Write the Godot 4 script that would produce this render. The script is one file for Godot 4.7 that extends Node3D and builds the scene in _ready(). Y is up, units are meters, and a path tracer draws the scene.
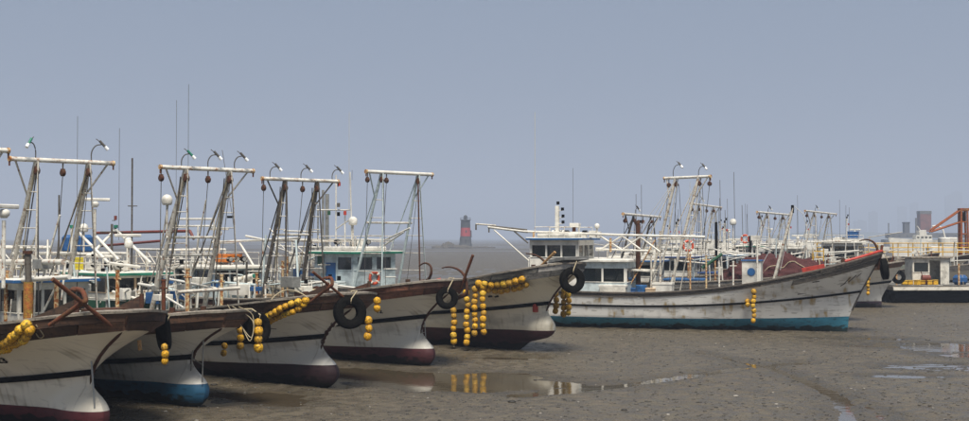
extends Node3D
# Fishing boats lying on a tidal flat, hazy midday.
# Photo pixels (969 x 421) are turned into directions; distances come from the mud or the boat touched.
const FOC := 1280.0
const CAMH := 4.7
const HZ := 238.0
const CX := 484.5

var M := {}
var T := {}
var cache := {}
var names := {}
var rng := RandomNumberGenerator.new()

# ------------------------------------------------------------------ small helpers
func C(r: float, g: float, b: float) -> Color:
	return Color(r / 255.0, g / 255.0, b / 255.0)

func px(x: float, y: float, d: float) -> Vector3:
	return Vector3((x - CX) / FOC * d, CAMH - (y - HZ) / FOC * d, -d)

func mud_d(y: float) -> float:
	return CAMH * FOC / (y - HZ)

func on_mud(x: float, y: float) -> Vector3:
	return px(x, y, mud_d(y))

func proj(p: Vector3) -> Vector2:
	return Vector2(CX + FOC * p.x / -p.z, HZ - FOC * (p.y - CAMH) / -p.z)

func numbered(n: String) -> String:
	if not names.has(n):
		names[n] = 0
		return n
	names[n] += 1
	return "%s_%03d" % [n, names[n]]

func thing(called: String, label: String, category: String, xf := Transform3D.IDENTITY, group := "") -> Node3D:
	var o := Node3D.new()
	o.name = numbered(called)
	add_child(o)
	o.transform = xf
	meta(o, label, category, group)
	return o

func meta(o: Node, label: String, category: String, group := "", kind := ""):
	o.set_meta("label", label)
	if category != "": o.set_meta("category", category)
	if group != "": o.set_meta("group", group)
	if kind != "": o.set_meta("kind", kind)

func nd(called: String, parent: Node, xf := Transform3D.IDENTITY) -> Node3D:
	var o := Node3D.new()
	o.name = called
	parent.add_child(o, true)
	o.transform = xf
	return o

func mi(called: String, mesh: Mesh, mat: Material, parent: Node, xf := Transform3D.IDENTITY) -> MeshInstance3D:
	var o := MeshInstance3D.new()
	o.name = called
	o.mesh = mesh
	o.material_override = mat
	o.transform = xf
	o.cast_shadow = GeometryInstance3D.SHADOW_CASTING_SETTING_ON
	parent.add_child(o, true)
	return o

func basis_y(dir: Vector3) -> Basis:
	var y := dir.normalized()
	var ref := Vector3.RIGHT if absf(y.x) < 0.9 else Vector3.FORWARD
	var z := ref.cross(y).normalized()
	var x := y.cross(z)
	return Basis(x, y, z)

func pipe(called: String, a: Vector3, b: Vector3, r: float, mat: Material, parent: Node, sides := 8) -> MeshInstance3D:
	var key := "cyl%d" % sides
	if not cache.has(key):
		var c := CylinderMesh.new()
		c.top_radius = 1.0
		c.bottom_radius = 1.0
		c.height = 1.0
		c.radial_segments = sides
		c.rings = 0
		cache[key] = c
	var d := b - a
	var bs := basis_y(d)
	bs = Basis(bs.x * r, bs.y * maxf(d.length(), 0.001), bs.z * r)
	return mi(called, cache[key], mat, parent, Transform3D(bs, (a + b) * 0.5))

func chamfer_box(s: Vector3, c: float) -> ArrayMesh:
	var key := "box%.3f_%.3f_%.3f_%.3f" % [s.x, s.y, s.z, c]
	if cache.has(key): return cache[key]
	var h := s * 0.5
	c = minf(c, minf(h.x, minf(h.y, h.z)) * 0.6)
	var st := SurfaceTool.new()
	st.begin(Mesh.PRIMITIVE_TRIANGLES)
	var ax := [Vector3.RIGHT, Vector3.UP, Vector3.BACK]
	var hs := [h.x, h.y, h.z]
	for i in 3:
		var u: Vector3 = ax[(i + 1) % 3]
		var v: Vector3 = ax[(i + 2) % 3]
		var hu: float = hs[(i + 1) % 3] - c
		var hv: float = hs[(i + 2) % 3] - c
		for sg in [-1.0, 1.0]:
			var n: Vector3 = ax[i] * sg
			var o: Vector3 = n * hs[i]
			quad(st, o - u * hu - v * hv, o + u * hu - v * hv, o + u * hu + v * hv, o - u * hu + v * hv, n)
			# edge chamfers towards +u / -u handled once per pair
		for su in [-1.0, 1.0]:
			for sv in [-1.0, 1.0]:
				var nn: Vector3 = (u * su + v * sv).normalized()
				var hw: float = hs[i] - c
				var w: Vector3 = ax[i] * hw
				var p1: Vector3 = u * su * (hu + c) + v * sv * hv
				var p2: Vector3 = u * su * hu + v * sv * (hv + c)
				quad(st, p1 - w, p1 + w, p2 + w, p2 - w, nn)
	for sx in [-1.0, 1.0]:
		for sy in [-1.0, 1.0]:
			for sz in [-1.0, 1.0]:
				var n := Vector3(sx, sy, sz).normalized()
				var tri := [Vector3(sx * h.x, sy * (h.y - c), sz * (h.z - c)), Vector3(sx * (h.x - c), sy * h.y, sz * (h.z - c)), Vector3(sx * (h.x - c), sy * (h.y - c), sz * h.z)]
				if sx * sy * sz > 0.0: tri.reverse()
				for p in tri:
					st.set_normal(n)
					st.set_uv(Vector2(p.x, p.y))
					st.add_vertex(p)
	cache[key] = st.commit()
	return cache[key]

func quad(st: SurfaceTool, a: Vector3, b: Vector3, c: Vector3, d: Vector3, n: Vector3):
	var turn := (b - a).cross(c - a).dot(n) > 0.0
	for p in ([a, c, b, a, d, c] if turn else [a, b, c, a, c, d]):
		st.set_normal(n)
		st.set_uv(Vector2(p.x + p.z, p.y))
		st.add_vertex(p)

func box(called: String, center: Vector3, size: Vector3, mat: Material, parent: Node, bs := Basis.IDENTITY, c := 0.012) -> MeshInstance3D:
	return mi(called, chamfer_box(size, c), mat, parent, Transform3D(bs, center))

# rows of points -> smooth surface
func grid_mesh(rows: Array, normals: Array, uvs: Array) -> ArrayMesh:
	var nr := rows.size()
	var nc: int = rows[0].size()
	var v := PackedVector3Array()
	var nn := PackedVector3Array()
	var uu := PackedVector2Array()
	var ix := PackedInt32Array()
	for r in nr:
		for c in nc:
			v.append(rows[r][c])
			nn.append(normals[r][c])
			uu.append(uvs[r][c])
	for r in nr - 1:
		for c in nc - 1:
			var i := r * nc + c
			ix.append_array([i, i + 1, i + nc + 1, i, i + nc + 1, i + nc])
	return arr_mesh(v, nn, uu, ix)

func arr_mesh(v: PackedVector3Array, n: PackedVector3Array, uv: PackedVector2Array, ix: PackedInt32Array, col := PackedColorArray()) -> ArrayMesh:
	# front faces run clockwise: turn each triangle to agree with its normals
	for t in ix.size() / 3:
		var p := ix[t * 3]
		var q := ix[t * 3 + 1]
		var r := ix[t * 3 + 2]
		if (v[q] - v[p]).cross(v[r] - v[p]).dot(n[p] + n[q] + n[r]) > 0.0:
			ix[t * 3 + 1] = r
			ix[t * 3 + 2] = q
	var a := []
	a.resize(Mesh.ARRAY_MAX)
	a[Mesh.ARRAY_VERTEX] = v
	a[Mesh.ARRAY_NORMAL] = n
	if uv.size() > 0: a[Mesh.ARRAY_TEX_UV] = uv
	if col.size() > 0: a[Mesh.ARRAY_COLOR] = col
	a[Mesh.ARRAY_INDEX] = ix
	var m := ArrayMesh.new()
	m.add_surface_from_arrays(Mesh.PRIMITIVE_TRIANGLES, a)
	return m

# lathe about y: profile of (radius, y)
func lathe(key: String, prof: Array, seg := 12, smooth := true) -> ArrayMesh:
	if cache.has(key): return cache[key]
	var rows := []
	var nrm := []
	var uvs := []
	for i in prof.size():
		var p: Vector2 = prof[i]
		var t: Vector2
		if smooth:
			t = (prof[mini(i + 1, prof.size() - 1)] - prof[maxi(i - 1, 0)]).normalized()
		else:
			t = (prof[mini(i + 1, prof.size() - 1)] - prof[maxi(i - 1, 0)]).normalized()
		var nx := Vector2(t.y, -t.x)
		var a := []
		var b := []
		var c := []
		for k in seg + 1:
			var an := TAU * k / seg
			a.append(Vector3(cos(an) * p.x, p.y, sin(an) * p.x))
			b.append(Vector3(cos(an) * nx.x, nx.y, sin(an) * nx.x).normalized())
			c.append(Vector2(float(k) / seg, float(i) / prof.size()))
		rows.append(a)
		nrm.append(b)
		uvs.append(c)
	cache[key] = grid_mesh(rows, nrm, uvs)
	return cache[key]

func sweep_mesh(pts: Array, r, sides := 6, closed := false) -> ArrayMesh:
	var n := pts.size()
	var rows := []
	var nrm := []
	var uvs := []
	var up := Vector3(0.13, 0.95, 0.29).normalized()
	var count := n + (1 if closed else 0)
	for i in count:
		var j := i % n
		var t: Vector3
		if closed:
			t = (pts[(j + 1) % n] - pts[(j + n - 1) % n]).normalized()
		else:
			t = (pts[mini(j + 1, n - 1)] - pts[maxi(j - 1, 0)]).normalized()
		var s := t.cross(up)
		if s.length() < 0.05: s = t.cross(Vector3.RIGHT)
		s = s.normalized()
		var w := s.cross(t).normalized()
		var rad: float = r[j] if r is Array else r
		var a := []
		var b := []
		var c := []
		for k in sides + 1:
			var an := TAU * k / sides
			var d := s * cos(an) + w * sin(an)
			a.append(pts[j] + d * rad)
			b.append(d)
			c.append(Vector2(float(k) / sides, i * 0.2))
		rows.append(a)
		nrm.append(b)
		uvs.append(c)
	if not closed:
		for e in [0, rows.size() - 1]:
			var cap := []
			for k in sides + 1: cap.append(pts[0] if e == 0 else pts[n - 1])
			if e == 0:
				rows.push_front(cap)
				nrm.push_front(nrm[0])
				uvs.push_front(uvs[0])
				
			else:
				rows.append(cap)
				nrm.append(nrm[nrm.size() - 1])
				uvs.append(uvs[uvs.size() - 1])
	return grid_mesh(rows, nrm, uvs)

func sweep(called: String, pts: Array, r, mat: Material, parent: Node, sides := 6, closed := false) -> MeshInstance3D:
	return mi(called, sweep_mesh(pts, r, sides, closed), mat, parent)

func smooth_pts(p: Array, per := 6) -> Array:
	var out := []
	for i in p.size() - 1:
		var p0: Vector3 = p[maxi(i - 1, 0)]
		var p1: Vector3 = p[i]
		var p2: Vector3 = p[i + 1]
		var p3: Vector3 = p[mini(i + 2, p.size() - 1)]
		for k in per:
			out.append(p1.cubic_interpolate(p2, p0, p3, float(k) / per))
	out.append(p[p.size() - 1])
	return out

# ------------------------------------------------------------------ textures and materials
func noise(freq: float, seed_: int, oct := 4, type := FastNoiseLite.TYPE_SIMPLEX_SMOOTH) -> FastNoiseLite:
	var n := FastNoiseLite.new()
	n.seed = seed_
	n.frequency = freq
	n.noise_type = type
	n.fractal_octaves = oct
	return n

func seamless(n: FastNoiseLite, w: int, h: int) -> Image:
	return n.get_seamless_image(w, h, false, false, 0.15, true)

func make_textures():
	# grime: pale grey with soft blotches and scuffs
	var n1 := seamless(noise(0.012, 3, 5), 256, 256)
	var n2 := seamless(noise(0.08, 8, 3), 256, 256)
	var n3 := seamless(noise(0.03, 21, 4), 256, 256)
	var im := Image.create(256, 256, true, Image.FORMAT_RGB8)
	var ru := Image.create(256, 256, true, Image.FORMAT_RGB8)
	var rs := Image.create(256, 256, true, Image.FORMAT_RGB8)
	var rm2 := Image.create(256, 256, true, Image.FORMAT_RGB8)
	for y in 256:
		for x in 256:
			var a := n1.get_pixel(x, y).r
			var b := n2.get_pixel(x, y).r
			var c := n3.get_pixel(x, y).r
			var g := 0.97 - 0.17 * smoothstep(0.5, 0.85, a) - 0.08 * b - 0.07 * smoothstep(0.62, 0.7, c)
			im.set_pixel(x, y, Color(g, g * 0.985, g * 0.95))
			# white paint with rust breaking through
			var k := smoothstep(0.66, 0.74, c * 0.65 + b * 0.2 + a * 0.2)
			var w := Color(g, g * 0.99, g * 0.96)
			ru.set_pixel(x, y, w.lerp(Color(0.43 + 0.2 * b, 0.24 + 0.1 * b, 0.11), k * 0.9))
			var k2 := smoothstep(0.47, 0.6, c * 0.65 + b * 0.2 + a * 0.2)
			rm2.set_pixel(x, y, w.lerp(Color(0.52 + 0.2 * b, 0.30 + 0.1 * b, 0.12), k2 * 0.9))
			# solid rust
			var q := 0.6 + 0.6 * b
			rs.set_pixel(x, y, Color(q * (0.75 + 0.35 * a), q * (0.62 + 0.45 * c), q * 0.72))
	T.grime = tex(im)
	var sf := Image.create(256, 256, true, Image.FORMAT_RGB8)
	for y in 256:
		for x in 256:
			var a := n3.get_pixel(x, y).r
			var b := n2.get_pixel(x, y).r
			var g := 1.0 - 0.5 * smoothstep(0.52, 0.66, a * 0.7 + b * 0.35) - 0.12 * b
			sf.set_pixel(x, y, Color(g, g * 0.98, g * 0.9))
	T.scuff = tex(sf)
	T.rusty = tex(ru)
	T.rusty_more = tex(rm2)
	T.rust = tex(rs)
	# wood with long grain along u
	var w1 := seamless(noise(0.02, 31, 4), 256, 256)
	var w2 := seamless(noise(0.05, 77, 4), 256, 256)
	im = Image.create(256, 256, true, Image.FORMAT_RGB8)
	for y in 256:
		for x in 256:
			var a := w1.get_pixel((x / 6) % 256, y * 3 % 256).r
			var b := w2.get_pixel(x, y).r
			var g := 0.55 + 0.6 * a - 0.35 * smoothstep(0.6, 0.8, b)
			var k := smoothstep(0.55, 0.75, w1.get_pixel(x, (y + 90) % 256).r)
			im.set_pixel(x, y, Color(g, g, g).lerp(Color(g * 1.25, g * 1.22, g * 1.2), k))
	T.wood = tex(im)
	# mud, fine part
	var m1 := seamless(noise(0.02, 5, 5), 512, 512)
	var m2 := seamless(noise(0.11, 6, 3), 512, 512)
	im = Image.create(512, 512, true, Image.FORMAT_RGB8)
	var hm := Image.create(512, 512, true, Image.FORMAT_RGB8)
	var rm := Image.create(512, 512, true, Image.FORMAT_RGB8)
	for y in 512:
		for x in 512:
			var a := m1.get_pixel(x, y).r
			var b := m2.get_pixel(x, y).r
			var g := 0.74 + 0.22 * a + 0.16 * (b - 0.5) - 0.34 * smoothstep(0.72, 0.82, b)
			im.set_pixel(x, y, Color(g, g, g))
			var h := clampf(0.5 * a + 0.5 * b, 0, 1)
			hm.set_pixel(x, y, Color(h, h, h))
			var r := 0.62 + 0.34 * smoothstep(0.35, 0.65, a) + 0.1 * (b - 0.5)
			rm.set_pixel(x, y, Color(r, r, r))
	T.mud = tex(im)
	T.mud_rough = tex(rm)
	hm.bump_map_to_normal_map(5.0)
	T.mud_normal = tex(hm)
	# ripples
	var r1 := seamless(noise(0.03, 15, 3), 256, 256)
	var rim := Image.create(256, 256, true, Image.FORMAT_RGB8)
	for y in 256:
		for x in 256:
			var g := r1.get_pixel(x, y).r
			rim.set_pixel(x, y, Color(g, g, g))
	rim.bump_map_to_normal_map(1.2)
	T.ripple = tex(rim)
	T.hull = hull_texture(11, 0.35, 0.3)
	T.hull_old = hull_texture(47, 1.0, 1.0)
	T.bottom = bottom_texture(5)
	T.net = net_texture()

func tex(im: Image) -> ImageTexture:
	im.generate_mipmaps()
	return ImageTexture.create_from_image(im)

# paint of a hull, 1 tile = 10 m long, 4 m high (row 0 at the top); streaks run down, scuffs run along
func hull_texture(seed_: int, rust: float, wear: float) -> ImageTexture:
	var w := 1024
	var h := 512
	var na := noise(0.006, seed_, 5)
	var nb := noise(0.03, seed_ + 1, 4)
	var nc := noise(0.02, seed_ + 2, 3)
	var im := Image.create(w, h, true, Image.FORMAT_RGB8)
	for y in h:
		for x in w:
			var a := na.get_noise_2d(x * 0.7, y * 1.4) * 0.5 + 0.5
			var s := nb.get_noise_2d(x * (1.6 - 1.0 * wear), y * (0.10 + 0.08 * wear)) * 0.5 + 0.5
			var c := nc.get_noise_2d(x * 0.5, y * 2.2) * 0.5 + 0.5
			var g := 0.96 - 0.16 * smoothstep(0.45, 0.8, a) - 0.14 * smoothstep(0.55, 0.8, s) * smoothstep(0.3, 0.6, a)
			var col := Color(g, g * 0.99, g * 0.972)
			var sc := smoothstep(0.74 - 0.06 * wear, 0.80 - 0.06 * wear, c) * 0.5
			col = col.lerp(Color(0.42, 0.40, 0.37), sc * (0.05 + 0.55 * wear))
			var st := smoothstep(0.56, 0.86, s) * smoothstep(0.46, 0.70, a)
			col = col.lerp(Color(0.70, 0.53, 0.24), st * 0.75 * rust)
			im.set_pixel(x, y, col)
	return tex(im)

# antifouling with weed and mud clinging to the lower part; 1 tile = 10 m x 2 m
func bottom_texture(seed_: int) -> ImageTexture:
	var w := 512
	var h := 256
	var na := noise(0.012, seed_, 5)
	var nb := noise(0.05, seed_ + 3, 4)
	var im := Image.create(w, h, true, Image.FORMAT_RGB8)
	for y in h:
		for x in w:
			var a := na.get_noise_2d(x * 1.5, y * 1.2) * 0.5 + 0.5
			var b := nb.get_noise_2d(x, y) * 0.5 + 0.5
			var high := 2.0 * (1.0 - float(y) / h)
			var edge := 0.22 + 0.5 * (a - 0.35) + 0.12 * (b - 0.5)
			var k := smoothstep(edge + 0.05, edge - 0.05, high)
			var g := 0.78 + 0.3 * a - 0.2 * smoothstep(0.6, 0.75, b)
			var col := Color(g, g, g)
			col = col.lerp(Color(0.33, 0.35, 0.30) * (0.7 + 0.5 * b), k)
			im.set_pixel(x, y, col)
	return tex(im)

func net_texture() -> ImageTexture:
	var n := seamless(noise(0.09, 91, 4), 256, 256)
	var im := Image.create(256, 256, true, Image.FORMAT_RGB8)
	for y in 256:
		for x in 256:
			var g := 0.45 + 0.9 * (n.get_pixel(x, y).r - 0.25)
			im.set_pixel(x, y, Color(g, g, g))
	return tex(im)

func mat(col: Color, rough := 0.6, texture = null, scale_ := 0.5, metal := 0.0) -> StandardMaterial3D:
	var m := StandardMaterial3D.new()
	m.albedo_color = col
	m.roughness = rough
	m.metallic = metal
	if texture:
		m.albedo_texture = texture
		m.uv1_triplanar = true
		m.uv1_world_triplanar = true
		m.uv1_scale = Vector3.ONE * scale_
	return m

func uvmat(col: Color, rough: float, texture, su := 1.0, sv := 1.0) -> StandardMaterial3D:
	var m := StandardMaterial3D.new()
	m.albedo_color = col
	m.roughness = rough
	m.albedo_texture = texture
	m.uv1_scale = Vector3(su, sv, 1)
	return m

func make_materials():
	M.white = mat(C(226, 226, 222), 0.5, T.grime, 0.4)
	M.white_pipe = mat(C(228, 228, 225), 0.5, T.rusty, 0.55)
	M.white_clean = mat(C(232, 233, 232), 0.45, T.grime, 0.25)
	M.grey_pipe = mat(C(206, 204, 199), 0.6, T.rusty, 0.8)
	M.dark_pipe = mat(C(92, 88, 84), 0.65, T.rusty, 0.9)
	M.pale_blue = mat(C(208, 224, 234), 0.55, T.grime, 0.5)
	M.pale_blue_pipe = mat(C(198, 216, 226), 0.55, T.grime, 0.8)
	M.blue = mat(C(36, 96, 160), 0.5, T.grime, 0.6)
	M.deep_blue = mat(C(30, 66, 128), 0.6, T.grime, 0.6)
	M.teal = mat(C(40, 132, 112), 0.5, T.grime, 0.5)
	M.green = mat(C(28, 84, 62), 0.55, T.grime, 0.5)
	M.peach = mat(C(212, 188, 160), 0.55, T.grime, 0.5)
	M.orange = mat(C(206, 118, 36), 0.55, T.grime, 0.8)
	M.red = mat(C(186, 62, 50), 0.55, T.grime, 0.8)
	M.boom_red = mat(C(118, 58, 52), 0.6, T.grime, 0.8)
	M.lifebuoy = mat(C(214, 88, 56), 0.6, T.grime, 1.0)
	M.yellow = mat(C(226, 178, 34), 0.55, T.grime, 1.4)
	M.yellow_old = mat(C(212, 172, 52), 0.6, T.grime, 1.7)
	for k in 5:
		M["float%d" % k] = mat([C(232, 184, 36), C(222, 170, 30), C(236, 194, 58), C(206, 162, 48), C(228, 176, 24)][k], 0.55 + 0.05 * k, T.scuff, 1.1 + 0.35 * k)
	M.yellow_rail = mat(C(206, 164, 40), 0.6, T.grime, 0.9)
	M.rust = mat(C(106, 66, 46), 0.85, T.rust, 1.2)
	M.rust_dark = mat(C(84, 56, 44), 0.9, T.rust, 1.2)
	M.rust_yellow = mat(C(178, 132, 66), 0.8, T.rust, 0.8)
	M.post = mat(C(214, 196, 158), 0.7, T.rusty_more, 0.9)
	M.rubber = mat(C(20, 20, 21), 0.9, T.scuff, 1.3)
	M.black = mat(C(15, 15, 17), 0.8, T.grime, 1.3)
	M.cap_grey = mat(C(150, 142, 130), 0.85, T.wood, 0.7)
	M.cap_dark = mat(C(100, 92, 84), 0.85, T.wood, 0.7)
	M.rope = mat(C(186, 176, 152), 0.9, T.grime, 2.0)
	M.wire = mat(C(74, 72, 70), 0.7)
	M.wire_light = mat(C(176, 178, 178), 0.6)
	M.steel = mat(C(170, 172, 172), 0.4, T.grime, 0.8, 0.5)
	M.lamp_glass = mat(C(225, 228, 230), 0.15)
	M.deck = mat(C(128, 138, 136), 0.8, T.grime, 0.5)
	M.inner = mat(C(122, 92, 70), 0.85, T.wood, 0.5)
	M.inner_grey = mat(C(128, 130, 130), 0.85, T.wood, 0.5)
	M.cabin_lining = mat(C(150, 140, 124), 0.8, T.grime, 0.8)
	M.net = mat(C(98, 50, 52), 0.95, T.net, 0.9)
	M.tarp_blue = mat(C(34, 92, 158), 0.6, T.grime, 0.9)
	M.wood_pale = mat(C(186, 146, 96), 0.8, T.wood, 1.2)
	M.foam = mat(C(236, 236, 232), 0.8, T.grime, 0.9)
	for k in ["black", "rubber"]: M[k].metallic_specular = 0.2
	var g := StandardMaterial3D.new()
	g.albedo_color = Color(0.10, 0.13, 0.14, 0.55)
	g.transparency = BaseMaterial3D.TRANSPARENCY_ALPHA
	g.roughness = 0.06
	M.glass = g
	for k in 6:
		var v := 0.8 + 0.08 * k
		M["plank%d" % k] = mat(C(92, 66, 50) * Color(v, v * (0.98 + 0.012 * (k % 3)), v * (0.95 + 0.03 * (k % 2))), 0.85, T.wood, 0.45 + 0.05 * k)
		M["dplank%d" % k] = mat(C(98, 92, 86) * Color(v, v, v * 0.98), 0.85, T.wood, 0.45 + 0.05 * k)
		M["rplank%d" % k] = mat(C(116, 76, 56) * Color(v, v * (0.96 + 0.02 * (k % 3)), v * 0.95), 0.85, T.wood, 0.45 + 0.05 * k)
		M["gplank%d" % k] = mat(C(134, 132, 128) * Color(v, v, v * (0.98 + 0.02 * (k % 2))), 0.85, T.wood, 0.45 + 0.05 * k)

# ------------------------------------------------------------------ hull shape (local: x forward, y up, z starboard)
class Hull:
	var L := 18.5
	var B := 2.25
	var yb := 3.0
	var ym := 2.05
	var ys := 2.35
	var rake := 1.6
	var bulb := 1.0
	var nose := 0.65
	var bc := 0.5
	var cut := 0.0
	var boot_b := 0.75
	var boot_m := 0.62
	var str_b := 1.75
	var str_m := 0.95
	var wood := 0.42
	var keel := -0.3
	var spow := 2.1
	var sbase := 1.1
	func curve(x: float, bow: float, mid: float, stern: float) -> float:
		var t := clampf((rake - x) / (L + rake), 0.0, 1.0)
		if t < 0.62:
			var k := 1.0 - t / 0.62
			return mid + (bow - mid) * k * k
		var q := (t - 0.62) / 0.38
		return mid + (stern - mid) * q * q
	func rail(x: float) -> float: return curve(x, yb, ym, ys)
	func boot(x: float) -> float: return curve(x, boot_b, boot_m, boot_m + 0.05)
	func stripe(x: float) -> float: return curve(x, str_b, str_m, str_m + (ys - ym) * 0.6)
	func sill(x: float) -> float: return rail(x) - wood
	func deck(x: float) -> float: return rail(x) - 0.72
	func stem0(y: float) -> float:
		if y < sbase:
			return -cut * pow(clampf((sbase - y) / 1.2, 0.0, 1.2), 1.3)
		return rake * pow(clampf((y - sbase) / (yb - wood - sbase), 0.0, 1.0), spow) + 0.12 * clampf((y - yb + wood) / wood, 0.0, 1.3)
	func ecc(y: float) -> float:
		var q := (y - bc * bulb) / (0.56 * bulb)
		if q > 0.0:
			# concave shoulder running up into the stem
			return 0.5 + 0.5 * cos(PI * minf(q / 1.75, 1.0))
		return sqrt(maxf(0.0, 1.0 - q * q))
	func stem(y: float) -> float:
		var s := stem0(y)
		if bulb > 0.0:
			var e := ecc(y)
			if e > 0.0:
				s = maxf(s, s + (nose - s) * e)
		return s
	func hb(x: float, y: float) -> float:
		var yy := maxf(y - keel, 0.0)
		var k := clampf(yy / 1.1, 0.0, 1.0)
		var mid := B * (0.06 + 0.72 * (1.0 - pow(1.0 - k, 2.4)) + 0.22 * clampf(y / 2.3, 0.0, 1.05))
		var f := clampf(y / (yb - wood * 0.9), 0.0, 1.0)
		var le := lerpf(8.5, 3.3, pow(f, 1.8))
		var q := lerpf(1.0, 1.85, smoothstep(0.45, 1.0, f))
		var p := lerpf(1.7, 2.1, f)
		var tau := clampf((stem0(y) - x) / le, 0.0, 1.0)
		var w := mid * pow(1.0 - pow(1.0 - tau, p), 1.0 / q)
		var ts := clampf((-x - L * 0.6) / (L * 0.4), 0.0, 1.0)
		w *= 1.0 - 0.16 * ts * ts
		if bulb > 0.0:
			var e := ecc(y)
			if e > 0.0:
				var tip := stem(y)
				var rz := 0.5 * bulb * e
				var b := 0.0
				if x > -0.5:
					var s := clampf((x + 0.5) / maxf(tip + 0.5, 0.01), 0.0, 1.0)
					b = rz * sqrt(maxf(0.0, 1.0 - s * s))
				else:
					b = rz * clampf(1.0 - (-0.5 - x) / 5.0, 0.0, 1.0)
				# smooth union
				var h := clampf(0.5 + 0.5 * (w - b) / 0.22, 0.0, 1.0)
				w = lerpf(b, w, h) + 0.22 * h * (1.0 - h) * (1.0 if b > 0.001 and w > 0.001 else 0.0)
		return w
	func normal(x: float, y: float) -> Vector3:
		var e := 0.03
		var xa := minf(x, stem(y) - 0.05)
		var dx := (hb(xa + e, y) - hb(xa - e, y)) / (2.0 * e)
		var dy := (hb(xa, y + e) - hb(xa, y - e)) / (2.0 * e)
		return Vector3(-dx, -dy, 1.0).normalized()

func hull_pt(h: Hull, u: float, w: float, lo: Callable, hi: Callable) -> Vector2:
	var g := 1.0 - pow(1.0 - u, 2.2)
	var x := -h.L + (h.rake + h.L) * g
	var y := 0.0
	for k in 5:
		y = lerpf(lo.call(x), hi.call(x), w)
		x = -h.L + (h.stem(y) + h.L) * g
	return Vector2(x, y)

# one smooth sheet of the hull between two height curves, both sides round the stem
func hull_skin(h: Hull, lo: Callable, hi: Callable, nr: int, nc: int, uvs: Vector2, off := 0.0) -> ArrayMesh:
	var rows := []
	var nrm := []
	var uv := []
	for r in nr + 1:
		var a := []
		var b := []
		var c := []
		var w := float(r) / nr
		for side in [1.0, -1.0]:
			for i in nc + 1:
				var k := float(i) / nc
				var u := k if side > 0.0 else 1.0 - k
				if side < 0.0 and i == 0: continue
				var p := hull_pt(h, u, w, lo, hi)
				var z := h.hb(p.x, p.y) if u < 1.0 else 0.0
				var n := h.normal(p.x, p.y)
				if u >= 1.0:
					var e := 0.03
					n = Vector3(1.0, -(h.stem(p.y + e) - h.stem(p.y - e)) / (2 * e), 0.0).normalized()
				n.z *= side
				a.append(Vector3(p.x, p.y, z * side) + n * off)
				b.append(n)
				c.append(Vector2(p.x / uvs.x + (0.37 if side < 0 else 0.0), 1.0 - p.y / uvs.y))
		rows.append(a)
		nrm.append(b)
		uv.append(c)
	return grid_mesh(rows, nrm, uv)

# a raised strake: rectangular section, outer face "thick" proud of the hull, on one side (or both when side == 0)
func strake(h: Hull, lo: Callable, hi: Callable, u0: float, u1: float, nc: int, inner: float, outer: float, side: float) -> ArrayMesh:
	var st := SurfaceTool.new()
	st.begin(Mesh.PRIMITIVE_TRIANGLES)
	var ring := []
	for i in nc + 1:
		var u := lerpf(u0, u1, float(i) / nc)
		var r := []
		for w in [0.0, 1.0]:
			var p := hull_pt(h, u, w, lo, hi)
			var n := h.normal(p.x, p.y)
			if u >= 1.0: n = Vector3(1, 0, 0)
			n.y *= 0.3
			n = n.normalized()
			var z := h.hb(p.x, p.y) if u < 1.0 else 0.0
			var q := Vector3(p.x, p.y, z)
			var qa := q + n * inner
			var qb := q + n * outer
			qa.z = maxf(qa.z, 0.0) * side
			qb.z = maxf(qb.z, 0.0) * side
			n.z *= side
			r.append([qa, qb, n])
		ring.append(r)
	for i in nc:
		var a = ring[i]
		var b = ring[i + 1]
		sq(st, a[0][1], b[0][1], b[1][1], a[1][1], a[0][2], b[0][2])
		sq(st, a[1][0], b[1][0], b[1][1], a[1][1], Vector3.UP, Vector3.UP)
		sq(st, a[0][0], b[0][0], b[0][1], a[0][1], Vector3.DOWN, Vector3.DOWN)
		sq(st, a[0][0], b[0][0], b[1][0], a[1][0], -a[0][2], -b[0][2])
	for e in [0, nc]:
		var a = ring[e]
		var n := Vector3(-1 if e == 0 else 1, 0, 0)
		sq(st, a[0][0], a[0][1], a[1][1], a[1][0], n, n)
	return st.commit()

func sq(st: SurfaceTool, a: Vector3, b: Vector3, c: Vector3, d: Vector3, n0: Vector3, n1: Vector3):
	var p := [a, b, c, a, c, d]
	var n := [n0, n1, n1, n0, n1, n0]
	var turn := ((b - a).cross(c - a) + (c - a).cross(d - a)).dot(n0 + n1) > 0.0
	for k in ([0, 2, 1, 3, 5, 4] if turn else [0, 1, 2, 3, 4, 5]):
		st.set_normal(n[k])
		st.set_uv(Vector2(p[k].x * 0.3, p[k].y))
		st.add_vertex(p[k])

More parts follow.
